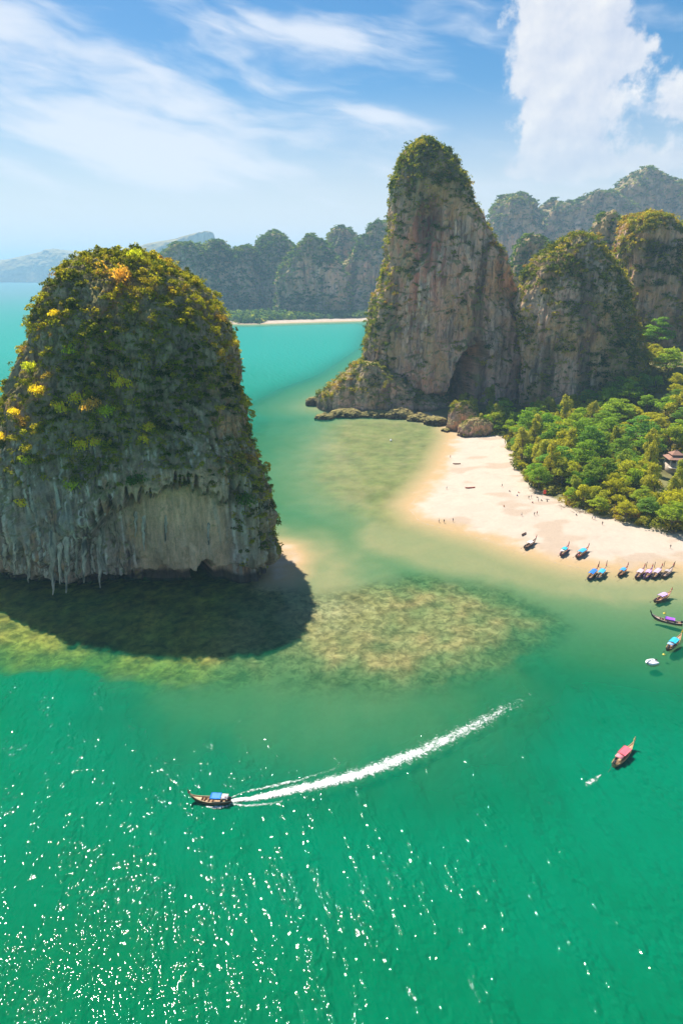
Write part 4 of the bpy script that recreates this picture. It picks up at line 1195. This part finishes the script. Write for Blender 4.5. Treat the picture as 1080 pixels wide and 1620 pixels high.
BLUE, SKYB, TEAL, LILAC, PURP, PINKG, GREYC, WHITEC, RED = (0.03, 0.20, 0.75), (0.05, 0.42, 0.78), (0.03, 0.45, 0.62), (0.55, 0.38, 0.75), (0.33, 0.09, 0.68), (0.62, 0.48, 0.55), (0.42, 0.36, 0.36), (0.78, 0.72, 0.70), (0.78, 0.13, 0.17)
GB = 'long tailed boats drawn up on the sand'; GM = 'long tailed boats moored bow first off the beach'
BOATS = [
    ((826, 872), (849, 858), 9.0, dict(canopy=WHITEC, canopy_h=1.6, clen=.3, hull=(0.07, 0.045, 0.04), inside=(0.3, 0.2, 0.15), stripe=(0.12, 0.07, 0.06), group=GB), 'dark long tailed boat with a white awning, beached nearest the sand point'),
    ((884, 884), (899, 869), 8.6, dict(canopy=TEAL, clen=.32, hull=(0.10, 0.04, 0.06), stripe=(0.45, 0.08, 0.25), group=GB, second=WHITEC), 'small long tailed boat with a teal blue awning and maroon hull, aground on the sand'),
    ((908, 887), (931, 872), 9.6, dict(canopy=SKYB, clen=.44, hull=(0.10, 0.05, 0.04), stripe=(0.5, 0.1, 0.08), group=GB, cargo=[(.2, .9, (0.7, 0.2, 0.2)), (.72, .6, (0.75, 0.7, 0.65))]), 'long tailed boat with a long bright blue awning and red trim, bow on the sand'),
    ((930, 917), (943, 905), 8.6, dict(canopy=BLUE, clen=.5, canopy_h=1.9, hull=(0.03, 0.06, 0.13), group=GM), 'long tailed boat with a high royal blue awning, first of the moored pair'),
    ((944, 917), (957, 903), 8.8, dict(canopy=SKYB, clen=.42, hull=(0.03, 0.07, 0.12), stripe=(0.55, 0.5, 0.4), group=GM, cargo=[(.2, .7, (0.7, 0.66, 0.6))]), 'long tailed boat with a sky blue awning, second of the moored pair'),
    ((977, 913), (991, 902), 7.6, dict(canopy=(0.05, 0.33, 0.72), clen=.36, hull=(0.08, 0.05, 0.05), stripe=(0.5, 0.12, 0.1), group=GM), 'small blue topped long tailed boat moored alone off the beach'),
    ((1005, 916), (1017, 904), 8.4, dict(canopy=PINKG, clen=.4, hull=(0.08, 0.04, 0.05), stripe=(0.4, 0.2, 0.3), group=GM), 'long tailed boat with a pale pink awning, first of the row of four'),
    ((1018, 917), (1030, 904), 8.0, dict(canopy=LILAC, clen=.34, hull=(0.10, 0.05, 0.16), stripe=(0.3, 0.12, 0.5), group=GM), 'purple trimmed long tailed boat, second of the row of four'),
    ((1031, 916), (1045, 903), 8.8, dict(canopy=(0.52, 0.42, 0.52), clen=.5, hull=(0.08, 0.045, 0.06), stripe=(0.25, 0.15, 0.2), group=GM), 'long tailed boat with a large mauve grey awning, third of the row of four'),
    ((1046, 915), (1063, 902), 9.2, dict(canopy=GREYC, clen=.2, canopy_h=1.45, hull=(0.09, 0.06, 0.05), inside=(0.45, 0.36, 0.3), stripe=(0.2, 0.14, 0.11), group=GM), 'dark open long tailed boat with grey awning scrap, last of the row of four'),
    ((1033, 954), (1061, 941), 9.0, dict(canopy=LILAC, clen=.38, hull=(0.12, 0.05, 0.04), inside=(0.55, 0.33, 0.2), stripe=(0.65, 0.3, 0.2), prow=(0.6, 0.28, 0.12), group='boats at anchor in the bay', cargo=[(.2, .6, (0.2, 0.05, 0.05))]), 'anchored boat with a lilac awning and an orange prow'),
    ((1075, 989), (1031, 979), 8.8, dict(canopy=PURP, clen=.3, ctr=-0.1, canopy_h=1.5, arched=False, hull=(0.10, 0.06, 0.045), inside=(0.52, 0.38, 0.30), stripe=(0.6, 0.45, 0.38), prow=(0.03, 0.03, 0.03), ribbon=(0.04, 0.04, 0.04), group='boats at anchor in the bay'), 'anchored boat lying broadside under a vivid purple awning'),
    ((1050, 1034), (1080, 1006), 9.6, dict(canopy=TEAL, clen=.34, ctr=-.08, hull=(0.09, 0.045, 0.035), inside=(0.5, 0.32, 0.2), stripe=(0.62, 0.38, 0.18), prow=(0.62, 0.32, 0.10), ribbon=(0.8, 0.6, 0.05), second=(0.30, 0.45, 0.70), group='boats at anchor in the bay', cargo=[(.14, .7, (0.45, 0.2, 0.15)), (.68, .8, (0.12, 0.10, 0.16)), (.76, .6, (0.7, 0.55, 0.4))]), 'anchored boat with a crumpled turquoise awning and yellow bow, nearest the dinghy'),
    ((966, 1217), (1003, 1180), 9.0, dict(canopy=RED, clen=.36, ctr=0.02, arched=False, hull=(0.35, 0.20, 0.09), inside=(0.58, 0.40, 0.23), stripe=(0.62, 0.42, 0.20), prow=(0.62, 0.44, 0.26), ribbon=(0.7, 0.5, 0.2), second=(0.75, 0.25, 0.28), engine_up=False, group='boats under way'), 'light wooden long tailed boat with a red awning, under way in the open bay'),
    ((364, 1270), (303, 1267), 8.3, dict(canopy=(0.03, 0.22, 0.68), clen=.26, ctr=-.14, arched=False, canopy_h=1.7, hull=(0.16, 0.08, 0.045), inside=(0.60, 0.40, 0.24), stripe=(0.62, 0.44, 0.25), engine_up=False, second=(0.6, 0.55, 0.55), group='boats under way', prow=(0.5, 0.36, 0.18)), 'wooden long tailed boat with a blue awning, speeding ahead of a long white wake'),
]
boat_roots = []
for st_, bo_, L, kw, lab in BOATS:
    (x, y), hd_ = place(st_, bo_)
    g_ = gz(x, y); z = max(0.02, g_ + 0.28)
    boat_roots.append(longtail(L, (x, y, z), hd_, lab, **kw))

# mooring ropes and stakes stand between the moored boats and the sand
for i, (bi, px, py) in enumerate([(3, 946, 897), (4, 958, 896), (6, 1021, 898), (7, 1034, 898), (8, 1049, 897), (9, 1065, 897)]):
    x, y = gp(px, py); z = gz(x, y)
    V1, F1 = tube([(0, 0, -.6), (0.03, 0.02, 1.0), (0.1, 0, 2.3)], [.11, .10, .08], 6)
    o = obj('mooring_stake', mesh_from('mooring_stake', V1, F1, [paint(WOODD, .8)]), None, (x, y, max(z, -0.4)))
    tag(o, 'dark mooring stake at the water edge above %s' % ['the royal blue boat', 'the sky blue boat of the moored pair', 'the pale pink boat', 'the purple trimmed boat', 'the mauve boat', 'the open grey boat'][i], 'stake', 'mooring stakes along the beach')

# the little white dinghy and buoys
def dinghy():
    (x, y), hd_ = place((1039, 1047), (1020, 1052)); t = empty('dinghy', (x, y, 0.0), hd_)
    tag(t, 'small white dinghy afloat below the turquoise topped boat', 'dinghy')
    wm = paint((0.80, 0.80, 0.82), .4, .05)
    V1, F1 = tube([(-1.6, -.85, .35), (-.4, -.95, .38), (.7, -.85, .42), (1.35, -.5, .5), (1.65, 0, .56), (1.35, .5, .5), (.7, .85, .42), (-.4, .95, .38), (-1.6, .85, .35)], [.22, .34, .36, .35, .34, .35, .36, .34, .22], 10)
    obj('tube', mesh_from('tube', V1, F1, [wm]), t)
    V1, F1 = [], []; bx(V1, F1, (0, 0, .25), (2.8, 1.5, .1)); obj('floor', mesh_from('floor', V1, F1, [paint((0.7, 0.72, 0.74))], smooth=False), t)
    V1, F1 = [], []; bx(V1, F1, (-.4, 0, .5), (.35, 1.5, .06)); obj('thwart', mesh_from('thwart', V1, F1, [wm], smooth=False), t)
    V1, F1 = [], []; bx(V1, F1, (-1.35, 0, .45), (.08, 1.35, .5)); obj('transom', mesh_from('transom', V1, F1, [wm], smooth=False), t)
    V1, F1 = [], []; bx(V1, F1, (-1.5, 0, .8), (.4, .28, .4)); bx(V1, F1, (-1.55, 0, .3), (.14, .12, .8)); obj('outboard_motor', mesh_from('outboard_motor', V1, F1, [METAL], smooth=False), t)
dinghy()


def buoy(px, py, rad, col, lab):
    x, y = gp(px, py); t = empty('buoy', (x, y, 0)); tag(t, lab, 'buoy')
    pts = [(0, 0, -rad * .5 + rad * 1.5 * i / 8) for i in range(9)]; V1, F1 = tube(pts, [rad * max(.05, math.sin(math.pi * (i + .3) / 8.6)) for i in range(9)], 10)
    obj('float', mesh_from('float', V1, F1, [paint(col)]), t)
    V1, F1 = tube([(0, 0, rad * .9), (0, 0, rad * 2)], [rad * .12] * 2, 6); obj('handle', mesh_from('handle', V1, F1, [paint(col)]), t)
buoy(1050, 971, .45, (0.75, 0.55, 0.05), 'yellow buoy floating behind the boat with the vivid purple awning')
buoy(618, 697, .8, (0.8, 0.8, 0.8), 'white float in the olive shallows off the tallest tower')
buoy(1049, 1036, .4, (0.75, 0.6, 0.08), 'yellow float at the stern of the turquoise topped boat')

# ------------------------------------------------------------------ foam
def foam_mat():
    m, nt = mat('sea_foam')
    a_ = nt.nodes.new('ShaderNodeAttribute'); a_.attribute_name = 'foam'
    d = E(nt, a_.outputs['Fac'])
    tc = nt.nodes.new('ShaderNodeTexCoord')
    n1 = noise(nt, tc.outputs['Object'], 0.6, 5.0, 0.7, 2.2); n2 = noise(nt, tc.outputs['Object'], 1.9, 4.0, 0.7, 1.5)
    al = (d + (n1 - 0.5) * 2.0 + (n2 - 0.5) * 0.8 - 0.42).ss(0.0, 0.8) * d.ss(0.0, 0.25)
    p = node(nt, 'ShaderNodeBsdfPrincipled', Base_Color=(0.82, 0.84, 0.82, 1), Roughness=0.8, Specular_IOR_Level=0.2, Alpha=al.clamp())
    out(nt, p.outputs[0]); return m
FOAM = foam_mat()


def foam_strip(name, pts_px, widths, dens, label, nu_=260, nv_=26, core=0.35, arms=True):
    P = np.array([gp(*p) for p in pts_px]); s = np.concatenate([[0], np.cumsum(np.hypot(*np.diff(P, axis=0).T))])
    q = np.linspace(0, s[-1], nu_); X = np.interp(q, s, P[:, 0]); Y = np.interp(q, s, P[:, 1])
    for _ in range(12): X[1:-1] = (X[:-2] + X[1:-1] * 2 + X[2:]) / 4; Y[1:-1] = (Y[:-2] + Y[1:-1] * 2 + Y[2:]) / 4
    tx, ty = np.gradient(X), np.gradient(Y); l_ = np.hypot(tx, ty); nx, ny = -ty / l_, tx / l_
    W = np.interp(q / s[-1], np.linspace(0, 1, len(widths)), widths); D = np.interp(q / s[-1], np.linspace(0, 1, len(dens)), dens)
    v = np.linspace(-1, 1, nv_)
    GXf = X[:, None] + nx[:, None] * W[:, None] * v; GYf = Y[:, None] + ny[:, None] * W[:, None] * v
    wob = fbm(GXf / 2.5, GYf / 2.5, 4.0, 3)
    f = D[:, None] * np.clip(1.05 - np.abs(v)[None] ** 1.5 * 1.05, 0, 1) + 0.25 * wob * (1 - np.abs(v)[None])
    core_ = np.exp(-(v[None] / core) ** 2) * D[:, None] * 0.75
    f = np.clip(f * 0.55 + core_ * 0.62, 0, 1.1) * (1 - np.abs(v)[None] ** 6)
    Z = 0.03 + 0.22 * np.clip(f, 0, 1) * (0.6 + wob)
    n = np.arange(nu_ * nv_).reshape(nu_, nv_)
    F = np.stack([n[:-1, :-1], n[1:, :-1], n[1:, 1:], n[:-1, 1:]], -1).reshape(-1, 4)
    me = mesh_from(name, np.stack([GXf.ravel(), GYf.ravel(), Z.ravel()], 1), F, [FOAM]); set_attr(me, 'foam', f.ravel())
    return tag(obj(name, me), label, 'foam', kind='stuff')


foam_strip('wake_foam', [(362, 1268), (400, 1264), (450, 1253), (510, 1240), (570, 1224), (620, 1207), (670, 1187), (720, 1163), (770, 1138), (810, 1116), (845, 1096)],
           [.9, 1.9, 2.6, 3.2, 3.7, 4.0, 4.1, 4.3, 4.5, 4.6, 4.3], [1.3, 1.25, 1.15, 1.08, 1.0, .9, .82, .74, .64, .5, .12], 'long white curving wake behind the boat with the blue awning')
foam_strip('wave_foam', [(362, 1264), (385, 1254), (420, 1246), (470, 1236), (520, 1220), (556, 1204)], [.25, .7, .9, .9, .8, .6], [.7, .8, .72, .6, .5, .2], 'thin foam line on the far side of the long wake', 120, 12, .6)
foam_strip('wave_foam', [(362, 1272), (390, 1275), (430, 1272), (470, 1262)], [.3, .7, .8, .5], [.8, .8, .65, .2], 'thin foam line on the near side of the long wake', 90, 12, .6)
foam_strip('bow_foam', [(326, 1276), (338, 1278), (350, 1278), (364, 1274)], [.3, .8, .8, .4], [.8, 1.0, .9, .6], 'foam thrown up along the hull of the speeding boat', 40, 12, .6)
foam_strip('propeller_foam', [(950, 1226), (940, 1233), (930, 1240), (920, 1246)], [.3, .9, 1.2, .5], [.7, .75, .65, .2], 'fading patch of foam astern of the red topped boat', 40, 12, .6)

foam_strip('shore_foam', [(690, 752), (668, 779), (645, 803), (664, 826), (720, 842), (775, 857), (828, 878), (900, 896), (960, 904), (1010, 905), (1080, 901)], [.35, .5, .6, .55, .6, .5, .55, .5, .55, .5, .4], [.3, .45, .6, .5, .55, .45, .5, .42, .5, .45, .3], 'thin broken line of foam along the edge of the sand', 420, 8, .7)

# ------------------------------------------------------------------ people on the sand
def person_mesh(pose):
    J = {'stand': dict(hipL=(.1, 0, .92), hipR=(-.1, 0, .92), knL=(.11, -.03, .5), knR=(-.12, .02, .5), anL=(.12, .03, .09), anR=(-.13, .05, .09), toL=(.14, -.14, .04), toR=(-.15, -.12, .04), elL=(.29, .04, 1.13), elR=(-.29, .05, 1.13), haL=(.30, -.1, .88), haR=(-.31, -.05, .87)),
         'walk': dict(hipL=(.1, 0, .92), hipR=(-.1, 0, .92), knL=(.1, -.2, .53), knR=(-.1, .08, .5), anL=(.1, -.22, .09), anR=(-.1, .38, .14), toL=(.11, -.4, .05), toR=(-.11, .26, .04), elL=(.28, .16, 1.15), elR=(-.28, -.1, 1.14), haL=(.27, .12, .9), haR=(-.26, -.28, .95)),
         'sit': dict(hipL=(.1, 0, .12), hipR=(-.1, 0, .12), knL=(.14, -.4, .42), knR=(-.14, -.4, .4), anL=(.13, -.7, .08), anR=(-.13, -.68, .08), toL=(.14, -.85, .06), toR=(-.14, -.83, .06), elL=(.3, .1, .4), elR=(-.3, .1, .4), haL=(.24, .3, .1), haR=(-.24, .3, .1))}[pose]
    dz_ = J['hipL'][2] - .92; lean = .12 if pose == 'sit' else 0
    pel = (0, 0, .95 + dz_); ch = (0, lean, 1.3 + dz_); nk = (0, lean, 1.5 + dz_); hd1 = (0, lean - .02, 1.6 + dz_); hd2 = (0, lean - .02, 1.72 + dz_)
    vs = [pel, (0, lean * .5, 1.12 + dz_), ch, nk, hd1, hd2]; rad = [.15, .13, .16, .06, .095, .085]; ed_ = [(0, 1), (1, 2), (2, 3), (3, 4), (4, 5)]
    for s_ in ('L', 'R'):
        sx = 1 if s_ == 'L' else -1
        o = len(vs); vs += [J['hip' + s_], J['kn' + s_], J['an' + s_], J['to' + s_]]; rad += [.095, .065, .042, .04]; ed_ += [(0, o), (o, o + 1), (o + 1, o + 2), (o + 2, o + 3)]
        o = len(vs); vs += [(sx * .2, lean, 1.42 + dz_), J['el' + s_], J['ha' + s_]]; rad += [.06, .045, .038]; ed_ += [(2, o), (o, o + 1), (o + 1, o + 2)]
    me = bpy.data.meshes.new('body'); me.from_pydata(vs, ed_, [])
    ob = bpy.data.objects.new('tmp', me); COL.objects.link(ob)
    md = ob.modifiers.new('skin', 'SKIN'); sv = me.skin_vertices[0].data
    for i, q in enumerate(rad): sv[i].radius = (q, q)
    sv[0].use_root = True
    md2 = ob.modifiers.new('sub', 'SUBSURF'); md2.levels = 1; md2.render_levels = 1
    dg = bpy.context.evaluated_depsgraph_get(); me2 = bpy.data.meshes.new_from_object(ob.evaluated_get(dg)); bpy.data.objects.remove(ob)
    co = np.zeros(len(me2.vertices) * 3, np.float32); me2.vertices.foreach_get('co', co); co = co.reshape(-1, 3)
    z = co[:, 2] - dz_; mask = np.zeros(len(z))
    cl = (z > .62) & (z < 1.02) & (np.abs(co[:, 0]) < .24); sh = (z >= 1.02) & (z < 1.48)
    if pose == 'sit': cl = (co[:, 1] > -.45) & (z < 1.02) & (np.abs(co[:, 0]) < .22) & (co[:, 1] < .25)
    mask = np.where(sh, 1.0, np.where(cl, 0.5, np.where(z > 1.66, .25, 0.0)))
    set_attr(me2, 'wear', mask.astype(np.float32)); me2.polygons.foreach_set('use_smooth', np.ones(len(me2.polygons), bool))
    return me2


m, nt = mat('person_skin_and_clothes')
a_ = nt.nodes.new('ShaderNodeAttribute'); a_.attribute_name = 'wear'; w_ = E(nt, a_.outputs['Fac'])
oi = nt.nodes.new('ShaderNodeObjectInfo')
c_ = mix(nt, w_.f('GREATER_THAN', .12), (0.36, 0.20, 0.13), (0.02, 0.015, 0.012))
c_ = mix(nt, w_.f('GREATER_THAN', .38), c_, (0.04, 0.05, 0.09))
c_ = mix(nt, w_.f('GREATER_THAN', .75), c_, oi.outputs['Color'])
p = node(nt, 'ShaderNodeBsdfPrincipled', Base_Color=c_, Roughness=0.75, Specular_IOR_Level=0.2); out(nt, p.outputs[0])
PM = {k: person_mesh(k) for k in ('stand', 'walk', 'sit')}
for k in PM.values(): k.materials.append(m)
CLO = {'black': (0.03, 0.03, 0.04), 'red': (0.5, 0.05, 0.05), 'blue': (0.05, 0.1, 0.4), 'white': (0.7, 0.7, 0.7), 'dark': (0.06, 0.05, 0.06), 'orange': (0.6, 0.2, 0.04)}


def person(px, py, pose, col, rz, lab, group='people on the beach', z=None, xy=None):
    x, y = gp(px, py, 0.5) if xy is None else xy
    o = obj('person', PM[pose], None, (x, y, gz(x, y) + .01 if z is None else z)); o.rotation_euler = (0, 0, rz); o.color = (*CLO[col], 1)
    tag(o, lab, 'person', group)


for a in [(702, 826, 'stand', 'dark', .4, 'person standing at the waterline near the sand point'), (716, 825, 'stand', 'black', 2.0, 'person in black standing close to the waterline beside a companion'),
          (694, 825, 'stand', 'white', 1.0, 'person in white standing in the wash off the sand point'), (793, 775, 'walk', 'black', 1.2, 'person in black walking alone up the middle of the beach'),
          (706, 775, 'walk', 'white', 2.2, 'person in white walking alone on the sand above the lagoon'), (712, 724, 'stand', 'orange', 0.3, 'person on the darker sand near the broad boulder'),
          (805, 783, 'sit', 'dark', .5, 'person sitting on the sand below the lone walker'), (817, 790, 'sit', 'blue', 2.5, 'person in blue sitting on the sand halfway to the trees'),
          (819, 785, 'sit', 'red', 1.5, 'person in red sitting just above the one in blue'), (835, 795, 'stand', 'black', 0, 'person in black standing in the group before the trees'),
          (839, 794, 'stand', 'blue', 1.4, 'person in blue standing beside the one in black before the trees'), (848, 793, 'sit', 'dark', 1, 'person sitting on the sand behind the standing pair'),
          (841, 801, 'sit', 'red', 3, 'person in red sitting in front of the standing pair'), (850, 799, 'stand', 'white', 2, 'person in white standing near the red flag'),
          (855, 798, 'sit', 'black', 2, 'person in black sitting under the red flag'), (864, 799, 'sit', 'dark', 2.6, 'person sitting on the sand past the red flag'),
          (824, 820, 'walk', 'white', 1, 'person in white walking towards the moored boats'), (844, 820, 'stand', 'black', 0.6, 'person in black standing above the first beached boat'),
          (848, 819, 'walk', 'red', 0.2, 'person in red beside the one above the first beached boat'), (796, 806, 'sit', 'orange', 0, 'person sitting alone in the middle of the sand'),
          (910, 821, 'sit', 'black', 0, 'person in black resting on the sand by the edge of the trees'), (935, 827, 'walk', 'white', 1.6, 'first of a pair walking along the edge of the trees'),
          (939, 828, 'walk', 'blue', 1.6, 'person in blue, second of the pair by the edge of the trees'), (951, 836, 'stand', 'dark', 2, 'person standing on the upper sand above the moored pair'),
          (1059, 869, 'walk', 'dark', 2, 'person walking on the sand above the row of four boats')]:
    person(*a)
for bi, lx, lab, c in ((13, -.36, 'skipper standing at the stern of the red topped boat', 'dark'), (14, -.38, 'skipper standing at the stern of the speeding boat', 'red')):
    bt = boat_roots[bi]; L = BOATS[bi][2]; q = bt.matrix_basis @ Vector((lx * L, 0.25, 0))
    person(0, 0, 'stand', c, bt.rotation_euler.z + 1.57, lab, 'boat skippers', z=q.z + .2, xy=(q.x, q.y))

# ------------------------------------------------------------------ things on the sand
def canoe(px, py, L, rz, col, lab):
    x, y = gp(px, py, .7); t = empty('canoe', (x, y, gz(x, y) + .12), rz); tag(t, lab, 'canoe', 'canoes lying on the sand')
    V1, F1 = [], []; n = 14
    for i in range(n):
        u = -1 + 2 * i / (n - 1); w = .42 * (1 - u * u) ** .6 + .02; h = .38 + .25 * u ** 4
        V1 += [(u * L / 2, -w, h), (u * L / 2, -w * .8, .02), (u * L / 2, w * .8, .02), (u * L / 2, w, h), (u * L / 2, w * .85, h), (u * L / 2, w * .6, .12), (u * L / 2, -w * .6, .12), (u * L / 2, -w * .85, h)]
    for i in range(n - 1):
        for j in range(8): F1.append((i * 8 + j, i * 8 + (j + 1) % 8, i * 8 + 8 + (j + 1) % 8, i * 8 + 8 + j))
    obj('hull', mesh_from('hull', V1, F1, [paint(col)]), t)
    for q in (-.2, .2): obj('thwart', box_mesh('thwart', [((q * L, 0, .33), (.18, .72, .05))], paint(WOODM, .7)), t)
canoe(743, 774, 5.0, .12, (0.40, 0.10, 0.07), 'red brown canoe lying in the middle of the sand')
canoe(722, 734, 4.2, -.02, (0.25, 0.13, 0.08), 'brown canoe on the darker sand near the boulders')
canoe(828, 846, 3.4, .75, (0.12, 0.06, 0.05), 'dark canoe on the sand above the first beached boat')

x, y = gp(857, 792, 1); t = empty('red_flag', (x, y, gz(x, y))); tag(t, 'red flag on a pole at the edge of the trees', 'flag')
V1, F1 = tube([(0, 0, -.3), (0, 0, 4.0)], [.05, .04], 6); obj('pole', mesh_from('pole', V1, F1, [paint((.6, .6, .58))]), t)
V1 = [(.05 + .22 * i, .1 * math.sin(i * 1.1) + e_ * .01, 3.95 - 1.9 * j) for e_ in (0, 1) for j in (0, 1) for i in range(7)]; F1 = []
for i in range(6): F1 += [(i, i + 1, 8 + i, 7 + i), (14 + i, 21 + i, 22 + i, 15 + i), (i, 14 + i, 15 + i, i + 1), (7 + i, 8 + i, 22 + i, 21 + i)]
obj('cloth', mesh_from('cloth', V1, F1, [paint((.75, .07, .04), .7)]), t)

# driftwood and brush at the foot of the trees
r = np.random.RandomState(31)
for i, (px, py, lab) in enumerate([(834, 763, 'pile of grey driftwood at the corner of the trees'), (843, 778, 'tangle of brown branches on the sand before the trees'), (848, 784, 'brown brush heap beside the red flag'),
                                   (895, 806, 'line of driftwood under the beach edge bushes'), (918, 815, 'grey driftwood heap by the bushes past the resting person'), (812, 735, 'pale fallen branch on the sand beside the feathery trees'), (1060, 846, 'brown driftwood heap at the right end of the sand')]):
    x, y = gp(px, py, 1); parts = []
    for _ in range(16):
        a = r.rand() * 6.28; l_ = 1 + 2.2 * r.rand(); cx, cy = r.normal(size=2) * (1.4, .7)
        parts.append(tube([(cx, cy, .05 + .2 * r.rand()), (cx + l_ * .5 * math.cos(a), cy + l_ * .5 * math.sin(a), .3 + .4 * r.rand()), (cx + l_ * math.cos(a), cy + l_ * math.sin(a), .15 + .3 * r.rand())], [.09, .07, .03], 5))
    V1, F1 = join(parts); o = obj('driftwood', mesh_from('driftwood', V1, F1, [paint((.26, .19, .13), .9)]), None, (x, y, gz(x, y))); tag(o, lab, 'driftwood', 'driftwood along the tree line')

# ------------------------------------------------------------------ the pavilion among the trees
hx, hy = house_xy; hz0 = gz(hx + 5, hy + 4) + 2.5
H = empty('pavilion', (hx - 3.5, hy, hz0), R(-6)); tag(H, 'small white columned pavilion with a brown roof among the trees by the right frame edge', 'pavilion')
WH = paint((0.74, 0.68, 0.62), .7, .1); RF = plain('roof_tiles', (0.34, 0.19, 0.14), .8, .15, .35, 2.0)
obj('base', box_mesh('base', [((6, 4, -1.8), (12.4, 8.4, 5.8))], paint((.55, .45, .36), .8)), H)
obj('terrace', box_mesh('terrace', [((6, -1.6, .3), (13.4, 3.0, .5))], paint((.68, .56, .45), .8)), H)
for i in range(5):
    for yy in (0.3, 7.6): obj('column', box_mesh('column', [((.4 + 2.8 * i, yy, 2.6), (.36, .36, 3.2)), ((.4 + 2.8 * i, yy, 4.1), (.52, .52, .18)), ((.4 + 2.8 * i, yy, 1.2), (.52, .52, .2))], WH), H)
obj('back_wall', box_mesh('back_wall', [((6, 7.9, 2.6), (11.6, .2, 3.2))], paint((.5, .44, .38), .8)), H)
for i in range(4): obj('railing', box_mesh('railing', [((1.8 + 2.8 * i, .3, 1.95), (2.4, .08, .1))] + [((.8 + 2.8 * i + .25 * k, .3, 1.55), (.07, .06, .75)) for k in range(9)], WH), H)


def hip(name, x0, x1, y0, y1, z0, z1, ov, par):
    x0, x1, y0, y1 = x0 - ov, x1 + ov, y0 - ov, y1 + ov; d_ = (y1 - y0) * .42; ym = (y0 + y1) / 2
    V1 = [(x0, y0, z0), (x1, y0, z0), (x1, y1, z0), (x0, y1, z0), (x0 + d_, ym, z1), (x1 - d_, ym, z1), (x0 + .1, y0 + .1, z0 - .18), (x1 - .1, y0 + .1, z0 - .18), (x1 - .1, y1 - .1, z0 - .18), (x0 + .1, y1 - .1, z0 - .18)]
    me = bpy.data.meshes.new(name); me.from_pydata(V1, [], [(0, 1, 5, 4), (1, 2, 5), (2, 3, 4, 5), (3, 0, 4), (0, 6, 7, 1), (1, 7, 8, 2), (2, 8, 9, 3), (3, 9, 6, 0), (9, 8, 7, 6)]); me.materials.append(RF)
    rf = obj(name, me, par)
    V2, F2 = tube([(x0 + d_ - .1, ym, z1 + .05), (x1 - d_ + .1, ym, z1 + .05)], [.14, .14], 6); obj('ridge_cap', mesh_from('ridge_cap', V2, F2, [paint((.4, .25, .18), .8)]), rf)
    return rf
hip('roof', 0, 12, 0, 8, 4.3, 6.4, 1.2, H)
hip('upper_roof', 1.2, 6.2, 1.6, 6.4, 6.2, 8.0, .5, H)

# ------------------------------------------------------------------ haze: the air of the bay
hz = bpy.data.meshes.new('haze'); bm = bmesh.new(); bmesh.ops.create_cube(bm, size=1.0)
bm.transform(Matrix.Translation((0, 14000, 225)) @ Matrix.Diagonal((60000, 40000, 480, 1))); bm.to_mesh(hz); bm.free()
m, nt = mat('air')
pv = node(nt, 'ShaderNodeVolumePrincipled', Density=0.000135, Anisotropy=0.0); pv.inputs['Color'].default_value = (0.52, 0.76, 1.0, 1)
o_ = nt.nodes.new('ShaderNodeOutputMaterial'); nt.links.new(pv.outputs[0], o_.inputs['Volume']); hz.materials.append(m)
tag(obj('haze', hz), kind='stuff')
